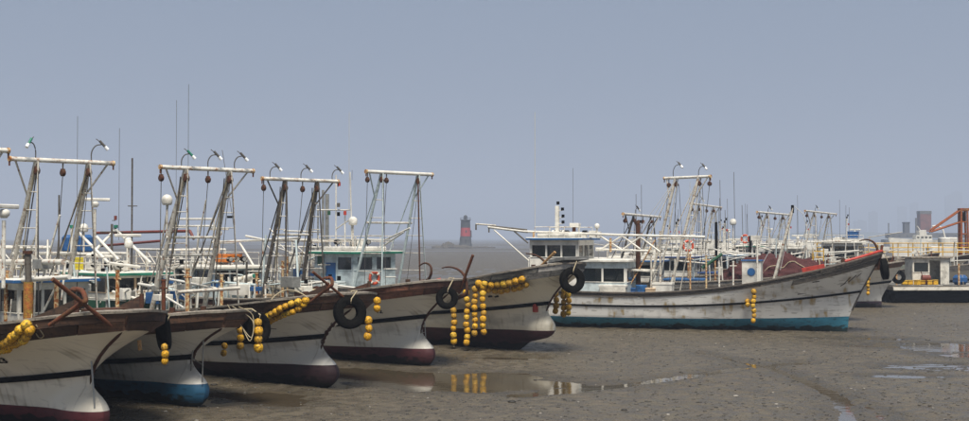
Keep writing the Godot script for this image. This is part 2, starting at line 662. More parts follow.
func build_hull(b: Node3D, h: Hull, s: Dictionary):
	var near: bool = s.get("near", true)
	var nc := 40 if near else 22
	var keel := func(_x): return h.keel
	var boot := func(x): return h.boot(x)
	var str0 := func(x): return h.stripe(x)
	var sill := func(x): return h.sill(x)
	var rail := func(x): return h.rail(x)
	mi("bottom", hull_skin(h, keel, boot, 12 if near else 6, nc, Vector2(10, 2)), s.bottom, b)
	mi("hull", hull_skin(h, boot, sill, 20 if near else 10, nc, Vector2(10, 4)), s.paint, b)
	# rubbing strake
	for side in [1.0, -1.0]:
		mi("rubbing_strake", strake(h, func(x): return h.stripe(x) - s.get("strw", 0.07), func(x): return h.stripe(x) + s.get("strw", 0.07), 0.0, 1.0, nc, -0.02, 0.035, side), s.get("stripe", M.black), b)
	# bulwark planks, two strakes of several lengths on each side
	var pk: String = s.get("plank", "plank")
	var cuts := [0.0, 0.24, 0.47, 0.68, 0.84, 1.0] if near else [0.0, 0.5, 1.0]
	var rowsn := 2 if near else 1
	for side in [1.0, -1.0]:
		for r in rowsn:
			for k in cuts.size() - 1:
				var w0 := float(r) / rowsn
				var w1 := float(r + 1) / rowsn
				var gap := 0.006 if near else 0.0
				var lo := func(x): return lerpf(h.sill(x), h.rail(x), w0) + gap
				var hi := func(x): return lerpf(h.sill(x), h.rail(x), w1) - gap
				var ua: float = cuts[k] + (0.0015 if k > 0 else 0.0)
				var ub: float = cuts[k + 1] - (0.0015 if k < cuts.size() - 2 else 0.0)
				if r % 2 == 1 and near:
					if k > 0: ua -= 0.06
					if k < cuts.size() - 2: ub -= 0.06
				var pr := 0.03 + 0.012 * rng.randf()
				mi("plank", strake(h, lo, hi, ua, ub, 9, -0.05, pr, side), M["%s%d" % [pk, rng.randi() % 6]], b)
		# rail cap
		var cap := func(x): return h.rail(x)
		var cap2 := func(x): return h.rail(x) + 0.06
		mi("rail_cap", strake(h, cap, cap2, 0.0, 1.0, nc, -0.16, 0.075, side), s.get("cap", M.cap_grey), b)
		# inside of the bulwark
		mi("bulwark_lining", strake(h, func(x): return h.deck(x) - 0.02, func(x): return h.rail(x) - 0.01, 0.0, 0.995, nc, -0.12, -0.07, side), s.get("inner", M.inner), b)
	# deck
	var rows := [[], [], []]
	var nn := [[], [], []]
	var uv := [[], [], []]
	for i in nc + 1:
		var p := hull_pt(h, float(i) / nc, 1.0, func(x): return h.deck(x), func(x): return h.deck(x))
		var z := maxf(h.hb(p.x, p.y) - 0.1, 0.0) if i < nc else 0.0
		for k in 3:
			rows[k].append(Vector3(p.x, p.y + (0.05 if k == 1 else 0.0), z * (k - 1)))
			nn[k].append(Vector3.UP)
			uv[k].append(Vector2(p.x, k))
	mi("deck", grid_mesh(rows, nn, uv), M.deck, b)
	# transom
	var st := SurfaceTool.new()
	st.begin(Mesh.PRIMITIVE_TRIANGLES)
	var prev = null
	for i in 11:
		var y := lerpf(h.keel, h.rail(-h.L), i / 10.0)
		var z := h.hb(-h.L, y)
		if prev != null:
			quad(st, Vector3(-h.L, prev.x, -prev.y), Vector3(-h.L, prev.x, prev.y), Vector3(-h.L, y, z), Vector3(-h.L, y, -z), Vector3(-1, 0, 0))
		prev = Vector2(y, z)
	mi("transom", st.commit(), M.white, b)
	if near:
		# stem post and mooring bitts on the foredeck
		var pts := []
		for i in 9:
			var y := lerpf(h.boot_b + 0.25, h.yb - 0.05, i / 8.0)
			pts.append(Vector3(h.stem0(y) + 0.015, y, 0))
		sweep("stem_bar", pts, 0.045, s.get("stem", M.rust_dark), b, 6)
		for q in [-1.0, 1.0]:
			var bx := h.rake - 1.75
			pipe("bitt", Vector3(bx, h.deck(bx), 0.5 * q), Vector3(bx, h.rail(bx) + 0.28, 0.5 * q), 0.09, M.rust_dark, b)
		pipe("bitt_bar", Vector3(h.rake - 1.75, h.rail(h.rake - 1.75) + 0.1, -0.75), Vector3(h.rake - 1.75, h.rail(h.rake - 1.75) + 0.1, 0.75), 0.06, M.rust_dark, b)

# ------------------------------------------------------------------ pixel -> boat helpers
class Boat:
	var node: Node3D
	var hull: Hull
	var spec: Dictionary
	var inv: Transform3D

# point on the plane z = zl of the boat seen at pixel
func bl(b: Boat, x: float, y: float, zl := 0.0) -> Vector3:
	var o := b.inv * Vector3(0, CAMH, 0)
	var q := b.inv * px(x, y, 10.0)
	var t := (zl - o.z) / (q.z - o.z)
	return o + (q - o) * t

# point on the plane x = xl of the boat
func bx_(b: Boat, x: float, y: float, xl: float) -> Vector3:
	var o := b.inv * Vector3(0, CAMH, 0)
	var q := b.inv * px(x, y, 10.0)
	var t := (xl - o.x) / (q.x - o.x)
	return o + (q - o) * t

# point on the plane y = yl of the boat
func by_(b: Boat, x: float, y: float, yl: float) -> Vector3:
	var o := b.inv * Vector3(0, CAMH, 0)
	var q := b.inv * px(x, y, 10.0)
	var t := (yl - o.y) / (q.y - o.y)
	return o + (q - o) * t

# first hit of the pixel's ray with the hull, pushed out by off
func hit(b: Boat, x: float, y: float, off := 0.0) -> Vector3:
	var o := b.inv * Vector3(0, CAMH, 0)
	var dir := (b.inv * px(x, y, 10.0) - o).normalized()
	var h := b.hull
	var t := 15.0
	while t < 130.0:
		var p := o + dir * t
		if p.y < h.rail(p.x) + 0.02 and p.y > -0.3 and p.x > -h.L and p.x < h.stem(p.y) and absf(p.z) < h.hb(p.x, p.y):
			var n := h.normal(p.x, p.y)
			n.z *= signf(p.z)
			return p + n * off
		t += 0.04
	print("no hit ", b.node.name, " ", x, " ", y)
	return bl(b, x, y, 1.5)

func bpipe(b: Boat, called: String, x0, y0, z0, x1, y1, z1, r, m: Material, parent: Node = null) -> MeshInstance3D:
	return pipe(called, bl(b, x0, y0, z0), bl(b, x1, y1, z1), r, m, parent if parent else b.node)

# rail point on a side whose picture column is nearest to x
func rail_u(b: Boat, side: float, x: float, ulo := 0.6) -> float:
	var best := 1e9
	var bu := 0.9
	for i in 240:
		var u := lerpf(1.0, ulo, i / 239.0)
		var p := hull_pt(b.hull, u, 1.0, b.hull.rail, b.hull.rail)
		var w := b.node.transform * Vector3(p.x, p.y, b.hull.hb(p.x, p.y) * side)
		var e := absf(proj(w).x - x)
		if e < best:
			best = e
			bu = u
		elif e > best + 1.5 and side < 0.0:
			break
	return bu

# the same on the far side of the bow, behind the widest point seen
func rail_u_far(b: Boat, side: float, x: float, ulo := 0.4) -> float:
	var best := 1e9
	var bu := 0.9
	for i in 240:
		var u := lerpf(ulo, 1.0, i / 239.0)
		var p := hull_pt(b.hull, u, 1.0, b.hull.rail, b.hull.rail)
		var w := b.node.transform * Vector3(p.x, p.y, b.hull.hb(p.x, p.y) * side)
		var e := absf(proj(w).x - x)
		if e < best:
			best = e
			bu = u
		elif e > best + 1.5:
			break
	return bu

func make_boat(s: Dictionary) -> Boat:
	var b := Boat.new()
	b.spec = s
	var h := Hull.new()
	for k in s.get("h", {}): h.set(k, s.h[k])
	b.hull = h
	var phi: float = deg_to_rad(s.phi)
	var d: float = s.get("d", 0.0)
	if d == 0.0: d = mud_d(s.foot.y)
	var at := px(s.foot.x, s.foot.y, d)
	at.y = s.get("y", -0.04)
	var bs := Basis(Vector3.UP, -phi) * Basis(Vector3.BACK, deg_to_rad(s.get("trim", 0.0))) * Basis(Vector3.RIGHT, deg_to_rad(s.get("list", 0.0)))
	at -= bs.x * (h.nose * 0.8 if h.bulb > 0.0 else 0.0)
	at.y = s.get("y", -0.04)
	b.node = thing("fishing_boat", s.label, "boat", Transform3D(bs, at), s.get("group", "fishing boats stranded on the mud"))
	b.inv = b.node.transform.affine_inverse()
	build_hull(b.node, h, s)
	return b

# ------------------------------------------------------------------ boat fittings
func pulley() -> ArrayMesh:
	return lathe("pulley", [Vector2(0.0, -0.07), Vector2(0.1, -0.07), Vector2(0.13, -0.04), Vector2(0.10, 0.0), Vector2(0.13, 0.04), Vector2(0.1, 0.07), Vector2(0.0, 0.07)], 12)

# hanging block with shackle, under a parent part at local p
func hang_block(parent: Node, p: Vector3, drop: float, m: Material, size := 1.0):
	var n := nd("pulley_block", parent)
	pipe("shackle", p, p - Vector3(0, drop, 0), 0.025 * size, M.dark_pipe, n, 6)
	mi("sheave", pulley(), m, n, Transform3D(Basis(Vector3.RIGHT, PI / 2).scaled(Vector3.ONE * 0.85 * size), p - Vector3(0, drop + 0.1 * size, 0)))
	box("cheek", p - Vector3(0, drop + 0.08 * size, 0), Vector3(0.07, 0.2, 0.13) * size, M.rust_dark, n)

func gooseneck(parent: Node, p: Vector3, dir: Vector3, hgt: float, m: Material, lampm: Material):
	var n := nd("work_lamp", parent)
	var pts := smooth_pts([p, p + Vector3(0, hgt * 0.55, 0), p + Vector3(0, hgt * 0.92, 0) + dir * hgt * 0.22, p + Vector3(0, hgt, 0) + dir * hgt * 0.6], 4)
	sweep("arm", pts, 0.02, m, n, 6)
	var e: Vector3 = pts[pts.size() - 1]
	var ax := (dir + Vector3(0, -1.1, 0)).normalized()
	pipe("lamp_holder", e - ax * 0.16, e + ax * 0.1, 0.045, lampm, n, 8)
	pipe("bulb", e + ax * 0.1, e + ax * 0.24, 0.06, M.lamp_glass, n, 8)
	pipe("bracket", e + Vector3(0, 0.02, 0) - dir * 0.22 + Vector3(0, 0.16, 0), e + ax * 0.08 + dir * 0.06, 0.015, m, n, 6)

# g: l, r beam end pixels; foot (legs' foot offset along x), etc.
func gantry(b: Boat, g: Dictionary):
	var h := b.hull
	var cx: float = (g.l.x + g.r.x) * 0.5
	var cy: float = (g.l.y + g.r.y) * 0.5
	var top := bl(b, cx, cy, g.get("z", 0.0))
	var pl := bx_(b, g.l.x, g.l.y, top.x)
	var pr := bx_(b, g.r.x, g.r.y, top.x)
	var hw := absf(pl.z - pr.z) * 0.5
	var cz := (pl.z + pr.z) * 0.5
	if g.has("hw"): hw = g.hw
	var n := nd("gantry", b.node)
	var lm: Material = g.get("leg", M.grey_pipe)
	var bm: Material = g.get("beam", M.white_pipe)
	var bxd := Vector3(0, 0, 1)
	if g.has("yaw"): bxd = Vector3(sin(deg_to_rad(g.yaw)), 0, cos(deg_to_rad(g.yaw)))
	var ctr := Vector3(top.x, top.y, cz)
	var e0 := ctr + bxd * hw
	var e1 := ctr - bxd * hw
	pipe("crossbeam", e0, e1, g.get("br", 0.075), bm, n, 10)
	for e in [e0, e1]:
		pipe("end_cap", e - (e - ctr).normalized() * 0.05, e + (e - ctr).normalized() * 0.03, g.get("br", 0.075) * 1.2, M.post, n, 10)
		pipe("end_hook", e, e - Vector3(0, 0.22, 0), 0.03, M.rust, n, 6)
	var ls: float = g.get("ls", 0.47)
	var back: float = g.get("back", 1.5)
	var fwd: float = g.get("fwd", 0.35)
	var spread: float = g.get("spread", 1.25)
	for q in [1.0, -1.0]:
		var tp: Vector3 = ctr + bxd * hw * ls * q
		var fz: float = tp.z * 1.0 + (spread - 1.0) * hw * ls * q
		var fx := tp.x - back
		var foot := Vector3(fx, h.deck(fx), fz)
		var f2 := Vector3(tp.x + fwd, h.deck(tp.x + fwd), fz)
		pipe("leg", foot, tp, g.get("lr", 0.065), lm, n, 8)
		var tp2 := tp + Vector3(0.12, -0.05, 0)
		pipe("ladder_strut", f2, tp2, 0.032, lm, n, 6)
		var nr: int = g.get("rungs", 7)
		for k in nr:
			var w := 0.25 + 0.68 * k / nr
			pipe("rung", foot.lerp(tp, w), f2.lerp(tp2, w), 0.018, M.white_pipe, n, 6)
		# knee brace to the beam end
		var e: Vector3 = e0 if q > 0 else e1
		pipe("knee_brace", foot.lerp(tp, 0.8), tp.lerp(e, 0.8), 0.035, g.get("knee", lm), n, 6)
		# back stay
		pipe("stay", Vector3(fx - 1.3, h.deck(fx), fz * 0.7), tp - Vector3(0.1, 0.25, 0), 0.028, lm, n, 6)
		# sheave at the leg's head
		hang_block(n, tp + Vector3(0.02, -0.05, 0.0), 0.18, M.rust_dark, g.get("bs", 1.2))
		# falls from the block
		for w in g.get("ropes", 0):
			pipe("rope_fall", tp + Vector3(0.05 - 0.1 * w, -0.3, 0.06 * w), Vector3(fx - 0.6 + 0.75 * w + 0.2 * q, h.deck(fx), fz * (0.3 + 0.35 * w)), 0.022, M.dark_pipe if w % 2 == 0 else M.rope, n, 5)
		for w in 2:
			pipe("wire", tp + Vector3(0.1 + 0.08 * w, -0.35, 0.03), Vector3(tp.x - 0.4 + 0.9 * w, h.deck(tp.x) + 0.1, fz * (0.5 + 0.4 * w)), 0.014, M.wire, n, 5)
	if g.has("mid"):
		var w: float = g.mid
		var za := ctr + bxd * hw * ls
		var zb := ctr - bxd * hw * ls
		for f in ([w] if not g.has("mid2") else [w, g.mid2]):
			var pa := Vector3(za.x - back * (1.0 - f), lerpf(h.deck(za.x - back), za.y, f), za.z)
			var pb := Vector3(zb.x - back * (1.0 - f), lerpf(h.deck(zb.x - back), zb.y, f), zb.z)
			pipe("crossbar", pa + (pa - pb) * 0.12, pb - (pa - pb) * 0.12, 0.05, M.white_pipe, n, 8)
	for f in g.get("blocks", []):
		var p: Vector3 = e0.lerp(e1, f)
		hang_block(n, p - Vector3(0, 0.07, 0), 0.2, M.rust_dark, 1.1)
		pipe("wire", p - Vector3(0, 0.4, 0), Vector3(p.x - 0.7, h.deck(p.x), p.z * 0.8), 0.014, M.wire, n, 5)
	for f in g.get("lamps", []):
		gooseneck(n, e0.lerp(e1, f[0]), Vector3(0.45, 0, f[1]).normalized(), f[2], M.wire, f[3] if f.size() > 3 else M.wire)

# wall with real window openings. frame: xf maps x along wall, y up, z outward
func wall(parent: Node, xf: Transform3D, length: float, hgt: float, sill: float, head: float, wins: int, wm: Material, tm: Material, post := 0.09, door = null):
	var n := nd("wall_panel", parent, xf)
	var th := 0.06
	if wins == 0:
		box("plate", Vector3(length / 2, hgt / 2, 0), Vector3(length, hgt, th), wm, n)
		return n
	var x0 := 0.0
	if door != null:
		# plain panel with a door, ahead of it (if wins > 0) the windows
		var dw: float = door.w
		var of: float = door.get("off", 0.0)
		box("door", Vector3(of + dw / 2 + 0.08, hgt * 0.42, 0.025), Vector3(dw - 0.06, hgt * 0.78, 0.05), door.m, n)
		box("door_handle", Vector3(of + dw - 0.06, hgt * 0.42, 0.07), Vector3(0.03, 0.12, 0.04), M.steel, n)
		x0 = of + dw + 0.1
		box("plate", Vector3(x0 / 2, hgt / 2, -0.01), Vector3(x0, hgt, th), wm, n)
	var ln := length - x0
	box("plate", Vector3(x0 + ln / 2, sill / 2, 0), Vector3(ln, sill, th), wm, n)
	box("plate", Vector3(x0 + ln / 2, (hgt + head) / 2, 0), Vector3(ln, hgt - head, th), wm, n)
	var ww := (ln - post * (wins + 1)) / wins
	for k in wins + 1:
		box("mullion", Vector3(x0 + post / 2 + k * (ww + post), (sill + head) / 2, 0), Vector3(post, head - sill, th), tm, n)
	for k in wins:
		box("pane", Vector3(x0 + post + ww / 2 + k * (ww + post), (sill + head) / 2, -0.015), Vector3(ww, head - sill, 0.012), M.glass, n, Basis.IDENTITY, 0.0)
	box("window_sill", Vector3(x0 + ln / 2, sill, 0.03), Vector3(ln - 0.04, 0.035, 0.07), tm, n)
	return n

# w: x front, len, hw half width, y base, hgt
func wheelhouse(b: Boat, w: Dictionary) -> Node3D:
	var n := nd("wheelhouse", b.node)
	var x1: float = w.x
	var x0: float = w.x - w.len
	var hw: float = w.hw
	var y0: float = w.y
	var hg: float = w.hgt
	var wm: Material = w.wall
	var tm: Material = w.get("post", wm)
	var sl: float = w.get("sill", hg * 0.5)
	var hd: float = w.get("head", hg * 0.88)
	# front faces +x: wall x axis runs from starboard to port
	wall(n, Transform3D(Basis(Vector3(0, 0, -1), Vector3.UP, Vector3(1, 0, 0)), Vector3(x1, y0, hw)), hw * 2, hg, sl, hd, w.get("fw", 3), wm, tm, w.get("pw", 0.1))
	# starboard faces +z: from aft to front
	wall(n, Transform3D(Basis.IDENTITY, Vector3(x0, y0, hw - 0.035)), w.len - 0.035, hg, w.get("ssill", sl), hd, w.get("sw", 2), wm, tm, 0.1, w.get("door"))
	wall(n, Transform3D(Basis(Vector3(-1, 0, 0), Vector3.UP, Vector3(0, 0, -1)), Vector3(x1 - 0.035, y0, -hw + 0.035)), w.len - 0.035, hg, sl, hd, w.get("sw", 2), wm, tm, 0.1)
	wall(n, Transform3D(Basis(Vector3(0, 0, 1), Vector3.UP, Vector3(-1, 0, 0)), Vector3(x0, y0, -hw)), hw * 2, hg, sl, hd, 0, wm, tm)
	if w.has("band"):
		box("lower_band", Vector3(x1 + 0.034, y0 + sl * 0.4, 0), Vector3(0.02, sl * 0.7, hw * 1.9), w.band, n)
		box("lower_band", Vector3((x0 + x1) / 2, y0 + sl * 0.4, hw + 0.002), Vector3(w.len * 0.95, sl * 0.7, 0.02), w.band, n)
	box("cabin_floor", Vector3((x0 + x1) / 2, y0 + 0.04, 0), Vector3(w.len - 0.1, 0.06, hw * 2 - 0.1), M.cabin_lining, n)
	box("console", Vector3(x1 - 0.35, y0 + sl * 0.5, 0), Vector3(0.4, sl * 0.95, hw * 1.6), M.cabin_lining, n)
	# roof
	var ov: float = w.get("over", 0.28)
	var ry := y0 + hg + 0.05
	var rf := nd("roof", n)
	box("roof_slab", Vector3((x0 + x1) / 2 + ov * 0.2, ry + 0.03, 0), Vector3(w.len + ov * 1.6, 0.12, hw * 2 + ov * 2), w.get("roof", M.white_clean), rf, Basis.IDENTITY, 0.03)
	var rm: Material = w.get("trim", M.teal)
	var xa := x0 - ov * 0.6
	var xb := x1 + ov
	box("fascia", Vector3(xb + 0.0, ry, 0), Vector3(0.035, 0.1, hw * 2 + ov * 2 + 0.03), rm, rf)
	box("fascia", Vector3((xa + xb) / 2, ry, hw + ov), Vector3(xb - xa - 0.04, 0.1, 0.035), rm, rf)
	box("fascia", Vector3((xa + xb) / 2, ry, -hw - ov), Vector3(xb - xa - 0.04, 0.1, 0.035), rm, rf)
	if w.get("visor", false):
		box("visor", Vector3((x0 + x1) / 2, ry + 0.19, 0), Vector3(w.len * 0.8, 0.2, hw * 1.6), w.get("roof", M.white_clean), rf, Basis.IDENTITY, 0.05)
	return n

func radar(b: Boat, p: Vector3, base_y: float, yaw: float, width := 1.1, m: Material = null):
	var n := nd("radar", b.node)
	pipe("mast", Vector3(p.x, base_y, p.z), p - Vector3(0, 0.28, 0), 0.055, m if m else M.grey_pipe, n)
	mi("gearbox", lathe("gearbox", [Vector2(0, -0.16), Vector2(0.1, -0.16), Vector2(0.19, -0.05), Vector2(0.19, 0.1), Vector2(0.1, 0.16), Vector2(0, 0.16)], 12), M.white_clean, n, Transform3D(Basis.IDENTITY.scaled(Vector3(0.8, 0.75, 0.8)), p - Vector3(0, 0.1, 0)))
	box("scanner", p + Vector3(0, 0.1, 0), Vector3(0.16, 0.12, width), M.white_clean, n, Basis(Vector3.UP, yaw), 0.03)

func dome(b: Boat, p: Vector3, r: float, base_y: float):
	var n := nd("antenna_dome", b.node)
	pipe("post", Vector3(p.x, base_y, p.z), p - Vector3(0, r * 0.7, 0), 0.04, M.grey_pipe, n)
	mi("dome", lathe("dome", [Vector2(0, -0.9), Vector2(0.75, -0.9), Vector2(0.92, -0.6), Vector2(1, 0), Vector2(0.87, 0.5), Vector2(0.6, 0.8), Vector2(0.3, 0.96), Vector2(0, 1.0)], 16), M.white_clean, n, Transform3D(Basis.IDENTITY.scaled(Vector3.ONE * r), p))

func whip(b: Boat, x, y0, y1, z, r := 0.009, m: Material = null, called := "whip_antenna"):
	bpipe(b, called, x, y0, z, x, y1, z, r, m if m else M.wire, null)

func cleat_box(b: Boat, called: String, label: String, category: String, p: Vector3, size: Vector3, m: Material, group := "gear on the decks", yaw := 0.0) -> Node3D:
	# a chest with a lid, standing on the boat
	var n := thing(called, label, category, b.node.transform * Transform3D(Basis(Vector3.UP, yaw), p), group)
	box("body", Vector3(0, size.y * 0.45, 0), Vector3(size.x, size.y * 0.9, size.z), m, n)
	box("lid", Vector3(0, size.y * 0.94, 0), Vector3(size.x * 1.05, size.y * 0.1, size.z * 1.05), m, n)
	return n

# ------------------------------------------------------------------ things hung on the boats
func tyre_mesh() -> ArrayMesh:
	if cache.has("tyre"): return cache["tyre"]
	var prof := [Vector2(0.23, 0.11), Vector2(0.27, 0.14), Vector2(0.38, 0.16), Vector2(0.47, 0.125), Vector2(0.485, 0.09), Vector2(0.47, 0.075), Vector2(0.49, 0.06), Vector2(0.475, 0.02), Vector2(0.49, 0.0), Vector2(0.475, -0.02), Vector2(0.49, -0.06), Vector2(0.47, -0.075), Vector2(0.485, -0.09), Vector2(0.47, -0.125), Vector2(0.38, -0.16), Vector2(0.27, -0.14), Vector2(0.23, -0.11), Vector2(0.22, -0.07), Vector2(0.33, -0.05), Vector2(0.36, 0.0), Vector2(0.33, 0.05), Vector2(0.22, 0.07), Vector2(0.23, 0.11)]
	return lathe("tyre", prof, 28)

# tyre hung from the bow rail; pixel x, y gives its middle, the rail its distance; face turns it from the hull's normal towards the quay
func tyre(b: Boat, label: String, x: float, y: float, scale_ := 1.0, face := 0.5, side := -1.0, push := 0.22):
	var u := rail_u(b, side, x, 0.6)
	var p := hull_pt(b.hull, u, 1.0, b.hull.rail, b.hull.rail)
	var n := b.hull.normal(p.x, p.y - 0.2)
	n = Vector3(n.x, 0, n.z * side).normalized()
	var rp := b.node.transform * (Vector3(p.x, p.y, b.hull.hb(p.x, p.y) * side))
	var wn := b.node.transform.basis * n
	var toward := Vector3(-rp.x, 0, -rp.z).normalized()
	var nn := wn.lerp(toward, face).normalized()
	var c := px(x, y, -(rp.z + push * nn.z))
	var o := thing("tyre_fender", label, "tyre", Transform3D(Basis.IDENTITY, c), "tyre fenders hung on the bows")
	mi("tyre", tyre_mesh(), M.rubber, o, Transform3D(basis_y(nn + Vector3(0, 0.12, 0)).scaled(Vector3.ONE * scale_), Vector3.ZERO))
	var tp := rp + Vector3(0, 0.1, 0) - c
	sweep("lashing", [tp - wn * 0.15, tp + wn * 0.05, Vector3(0, 0.40 * scale_, 0) + nn * 0.15, Vector3(0, 0.26 * scale_, 0) + nn * 0.1, Vector3(0, 0.26 * scale_, 0) - nn * 0.12, tp - wn * 0.16], 0.02, M.rope, o, 5)

func float_mesh() -> ArrayMesh:
	return lathe("float", [Vector2(0.0, -0.155), Vector2(0.05, -0.155), Vector2(0.06, -0.14), Vector2(0.115, -0.115), Vector2(0.14, -0.06), Vector2(0.146, 0.0), Vector2(0.14, 0.06), Vector2(0.115, 0.115), Vector2(0.06, 0.14), Vector2(0.05, 0.155), Vector2(0.0, 0.155)], 12)

# string of floats along world points
func float_string(label: String, pts: Array, spacing: float, sc := 1.0, tail := 0.0, group := "yellow float strings on the boats"):
	var o := thing("float_string", label, "floats", Transform3D(Basis.IDENTITY, pts[0]), group)
	var loc := []
	for p in pts: loc.append(p - pts[0])
	var seg := 0
	var run := spacing * 0.5
	var total := 0.0
	for i in loc.size() - 1: total += loc[i].distance_to(loc[i + 1])
	var done := spacing * 0.5
	while done < total:
		var acc := 0.0
		for i in loc.size() - 1:
			var l: float = loc[i].distance_to(loc[i + 1])
			if acc + l >= done:
				var p: Vector3 = loc[i].lerp(loc[i + 1], (done - acc) / l)
				var dir: Vector3 = (loc[i + 1] - loc[i]).normalized()
				var jit := Vector3(rng.randf_range(-1, 1), rng.randf_range(-1, 1), rng.randf_range(-1, 1)) * 0.16
				var s := sc * rng.randf_range(0.88, 1.07)
				mi("float", float_mesh(), M["float%d" % (rng.randi() % 5)], o, Transform3D(basis_y(dir + jit).scaled(Vector3.ONE * s), p + jit * 0.1))
				break
			acc += l
		done += spacing * rng.randf_range(0.94, 1.06)
	var rp := loc.duplicate()
	if tail > 0.0: rp.append(rp[rp.size() - 1] - Vector3(0, tail, 0))
	sweep("rope", rp, 0.014, M.rope, o, 5)
	return o

# hanging string: top pixel on the boat's outside, down to pixel row y1
func hang_floats(b: Boat, label: String, x: float, y0: float, y1: float, sc := 1.0, off := 0.2, tail := 0.0):
	var top := b.node.transform * hit(b, x, y0, off * sc)
	var d := -top.z
	var drop := (y1 - y0) / FOC * d
	var pts := []
	for k in 8:
		pts.append(top - Vector3(0, drop * k / 7.0, 0) + Vector3(0.03 * sin(k * 1.7 + x), 0, 0.03 * cos(k * 2.1 + x)))
	float_string(label, pts, 0.285 * sc, sc, tail)

# garland lying against the boat's side along picked pixels
func rail_floats(b: Boat, label: String, pp: Array, sc := 1.0, off := 0.17):
	var pts := []
	for q in pp: pts.append(b.node.transform * hit(b, q.x, q.y, off * sc))
	float_string(label, smooth_pts(pts, 5), 0.29 * sc, sc)

# anchor with curved arms, shank and stock. a: shank crown end, s: shank top end (local to boat), arm direction
func anchor(b: Boat, label: String, crown: Vector3, ringp: Vector3, armdir: Vector3, arm := 0.75, m: Material = null, stock = null, stockm: Material = null, r := 0.06):
	var mm: Material = m if m else M.rust
	var o := thing("anchor", label, "anchor", b.node.transform * Transform3D(Basis.IDENTITY, crown), "anchors stowed on the bows")
	var s := ringp - crown
	var ax := s.normalized()
	sweep("shank", [Vector3.ZERO, s * 0.5, s], [r * 1.15, r, r * 0.8], mm, o, 8)
	var ad := (armdir - ax * armdir.dot(ax)).normalized()
	var pts := []
	var rad := []
	for k in 13:
		var t := lerpf(-1.0, 1.0, k / 12.0)
		pts.append(ad * t * arm + ax * arm * 0.62 * t * t - ax * 0.02)
		rad.append(lerpf(r * 1.25, r * 0.45, absf(t)))
	sweep("arms", pts, rad, mm, o, 8)
	for q in [0, 12]:
		var tip: Vector3 = pts[q]
		var inn: Vector3 = pts[2 if q == 0 else 10]
		var bs := basis_y(tip - inn)
		box("fluke", tip.lerp(inn, 0.45), Vector3(0.2, tip.distance_to(inn) * 1.25, 0.035) if absf(bs.x.dot(ad)) < 0.5 else Vector3(0.035, tip.distance_to(inn) * 1.25, 0.2), mm, o, bs)
	if stock != null:
		pipe("stock", stock[0] - crown, stock[1] - crown, r * 0.75, stockm if stockm else mm, o, 8)
	sweep("ring", smooth_pts([s + ax * 0.0, s + ax * 0.1 + ad * 0.08, s + ax * 0.18, s + ax * 0.1 - ad * 0.08, s], 3), 0.016, mm, o, 5)
	return o

func lifebuoy(label: String, at: Vector3, n: Vector3, r := 0.34):
	var o := thing("lifebuoy", label, "lifebuoy", Transform3D(Basis.IDENTITY, at), "orange lifebuoys")
	var prof := []
	for k in 13:
		var a := TAU * k / 12.0
		prof.append(Vector2(1.0 + 0.26 * cos(a), 0.2 * sin(a)))
	mi("ring", lathe("buoy", prof, 24), M.lifebuoy, o, Transform3D(basis_y(n).scaled(Vector3.ONE * r * 0.8), Vector3.ZERO))
	var bs := basis_y(n)
	for k in 4:
		var a := TAU * (k + 0.5) / 4.0
		var dir := bs.x * cos(a) + bs.z * sin(a)
		box("grab_band", dir * r * 0.8, Vector3(0.07, 0.19 * r / 0.34 * 0.9, 0.47 * r), M.foam, o, Basis(dir.cross(bs.y), bs.y, dir).orthonormalized())

# ------------------------------------------------------------------ deck gear
func paint(col: Color, old := false) -> StandardMaterial3D:
	return uvmat(col, 0.5, T.hull_old if old else T.hull)

func bottom_paint(col: Color) -> StandardMaterial3D:
	return uvmat(col, 0.7, T.bottom)

# open plastic crate standing at local p
func crate(b: Boat, label: String, p: Vector3, yaw: float, m: Material, sz := Vector3(0.62, 0.3, 0.42)):
	var n := thing("fish_crate", label, "crate", b.node.transform * Transform3D(Basis(Vector3.UP, yaw), p), "plastic fish crates on the decks")
	var t := 0.03
	box("base", Vector3(0, t / 2, 0), Vector3(sz.x - 0.02, t, sz.z - 0.02), m, n)
	for q in [-1.0, 1.0]:
		box("side", Vector3(q * (sz.x / 2 - t / 2), sz.y / 2 + t, 0), Vector3(t, sz.y, sz.z), m, n)
		box("end", Vector3(0, sz.y / 2 + t, q * (sz.z / 2 - t / 2)), Vector3(sz.x - 2 * t - 0.004, sz.y, t), m, n)
	for q in [-1.0, 1.0]:
		box("rim", Vector3(0, sz.y + t, q * (sz.z / 2 + 0.008)), Vector3(sz.x + 0.03, 0.035, 0.03), m, n)

func drum(b: Boat, label: String, p: Vector3, m: Material, r := 0.29, h := 0.85, lay := 0.0):
	var n := thing("drum", label, "drum", b.node.transform * Transform3D(Basis(Vector3.UP, lay) * (Basis(Vector3.RIGHT, PI / 2) if lay != 0.0 else Basis.IDENTITY), p), "drums on the decks")
	mi("barrel", lathe("drum", [Vector2(0, 0), Vector2(0.96, 0), Vector2(1, 0.03), Vector2(0.97, 0.06), Vector2(0.97, 0.32), Vector2(1.01, 0.345), Vector2(0.97, 0.37), Vector2(0.97, 0.64), Vector2(1.01, 0.665), Vector2(0.97, 0.69), Vector2(0.97, 0.94), Vector2(1, 0.97), Vector2(0.95, 1.0), Vector2(0.9, 0.97), Vector2(0, 0.97)], 16), m, n, Transform3D(Basis.IDENTITY.scaled(Vector3(r, h, r)), Vector3.ZERO))
	mi("bung", lathe("bung", [Vector2(0, 0), Vector2(1, 0), Vector2(1, 1), Vector2(0, 1)], 8), M.black, n, Transform3D(Basis.IDENTITY.scaled(Vector3(0.04, 0.03, 0.04)), Vector3(r * 0.55, h * 0.97, 0)))

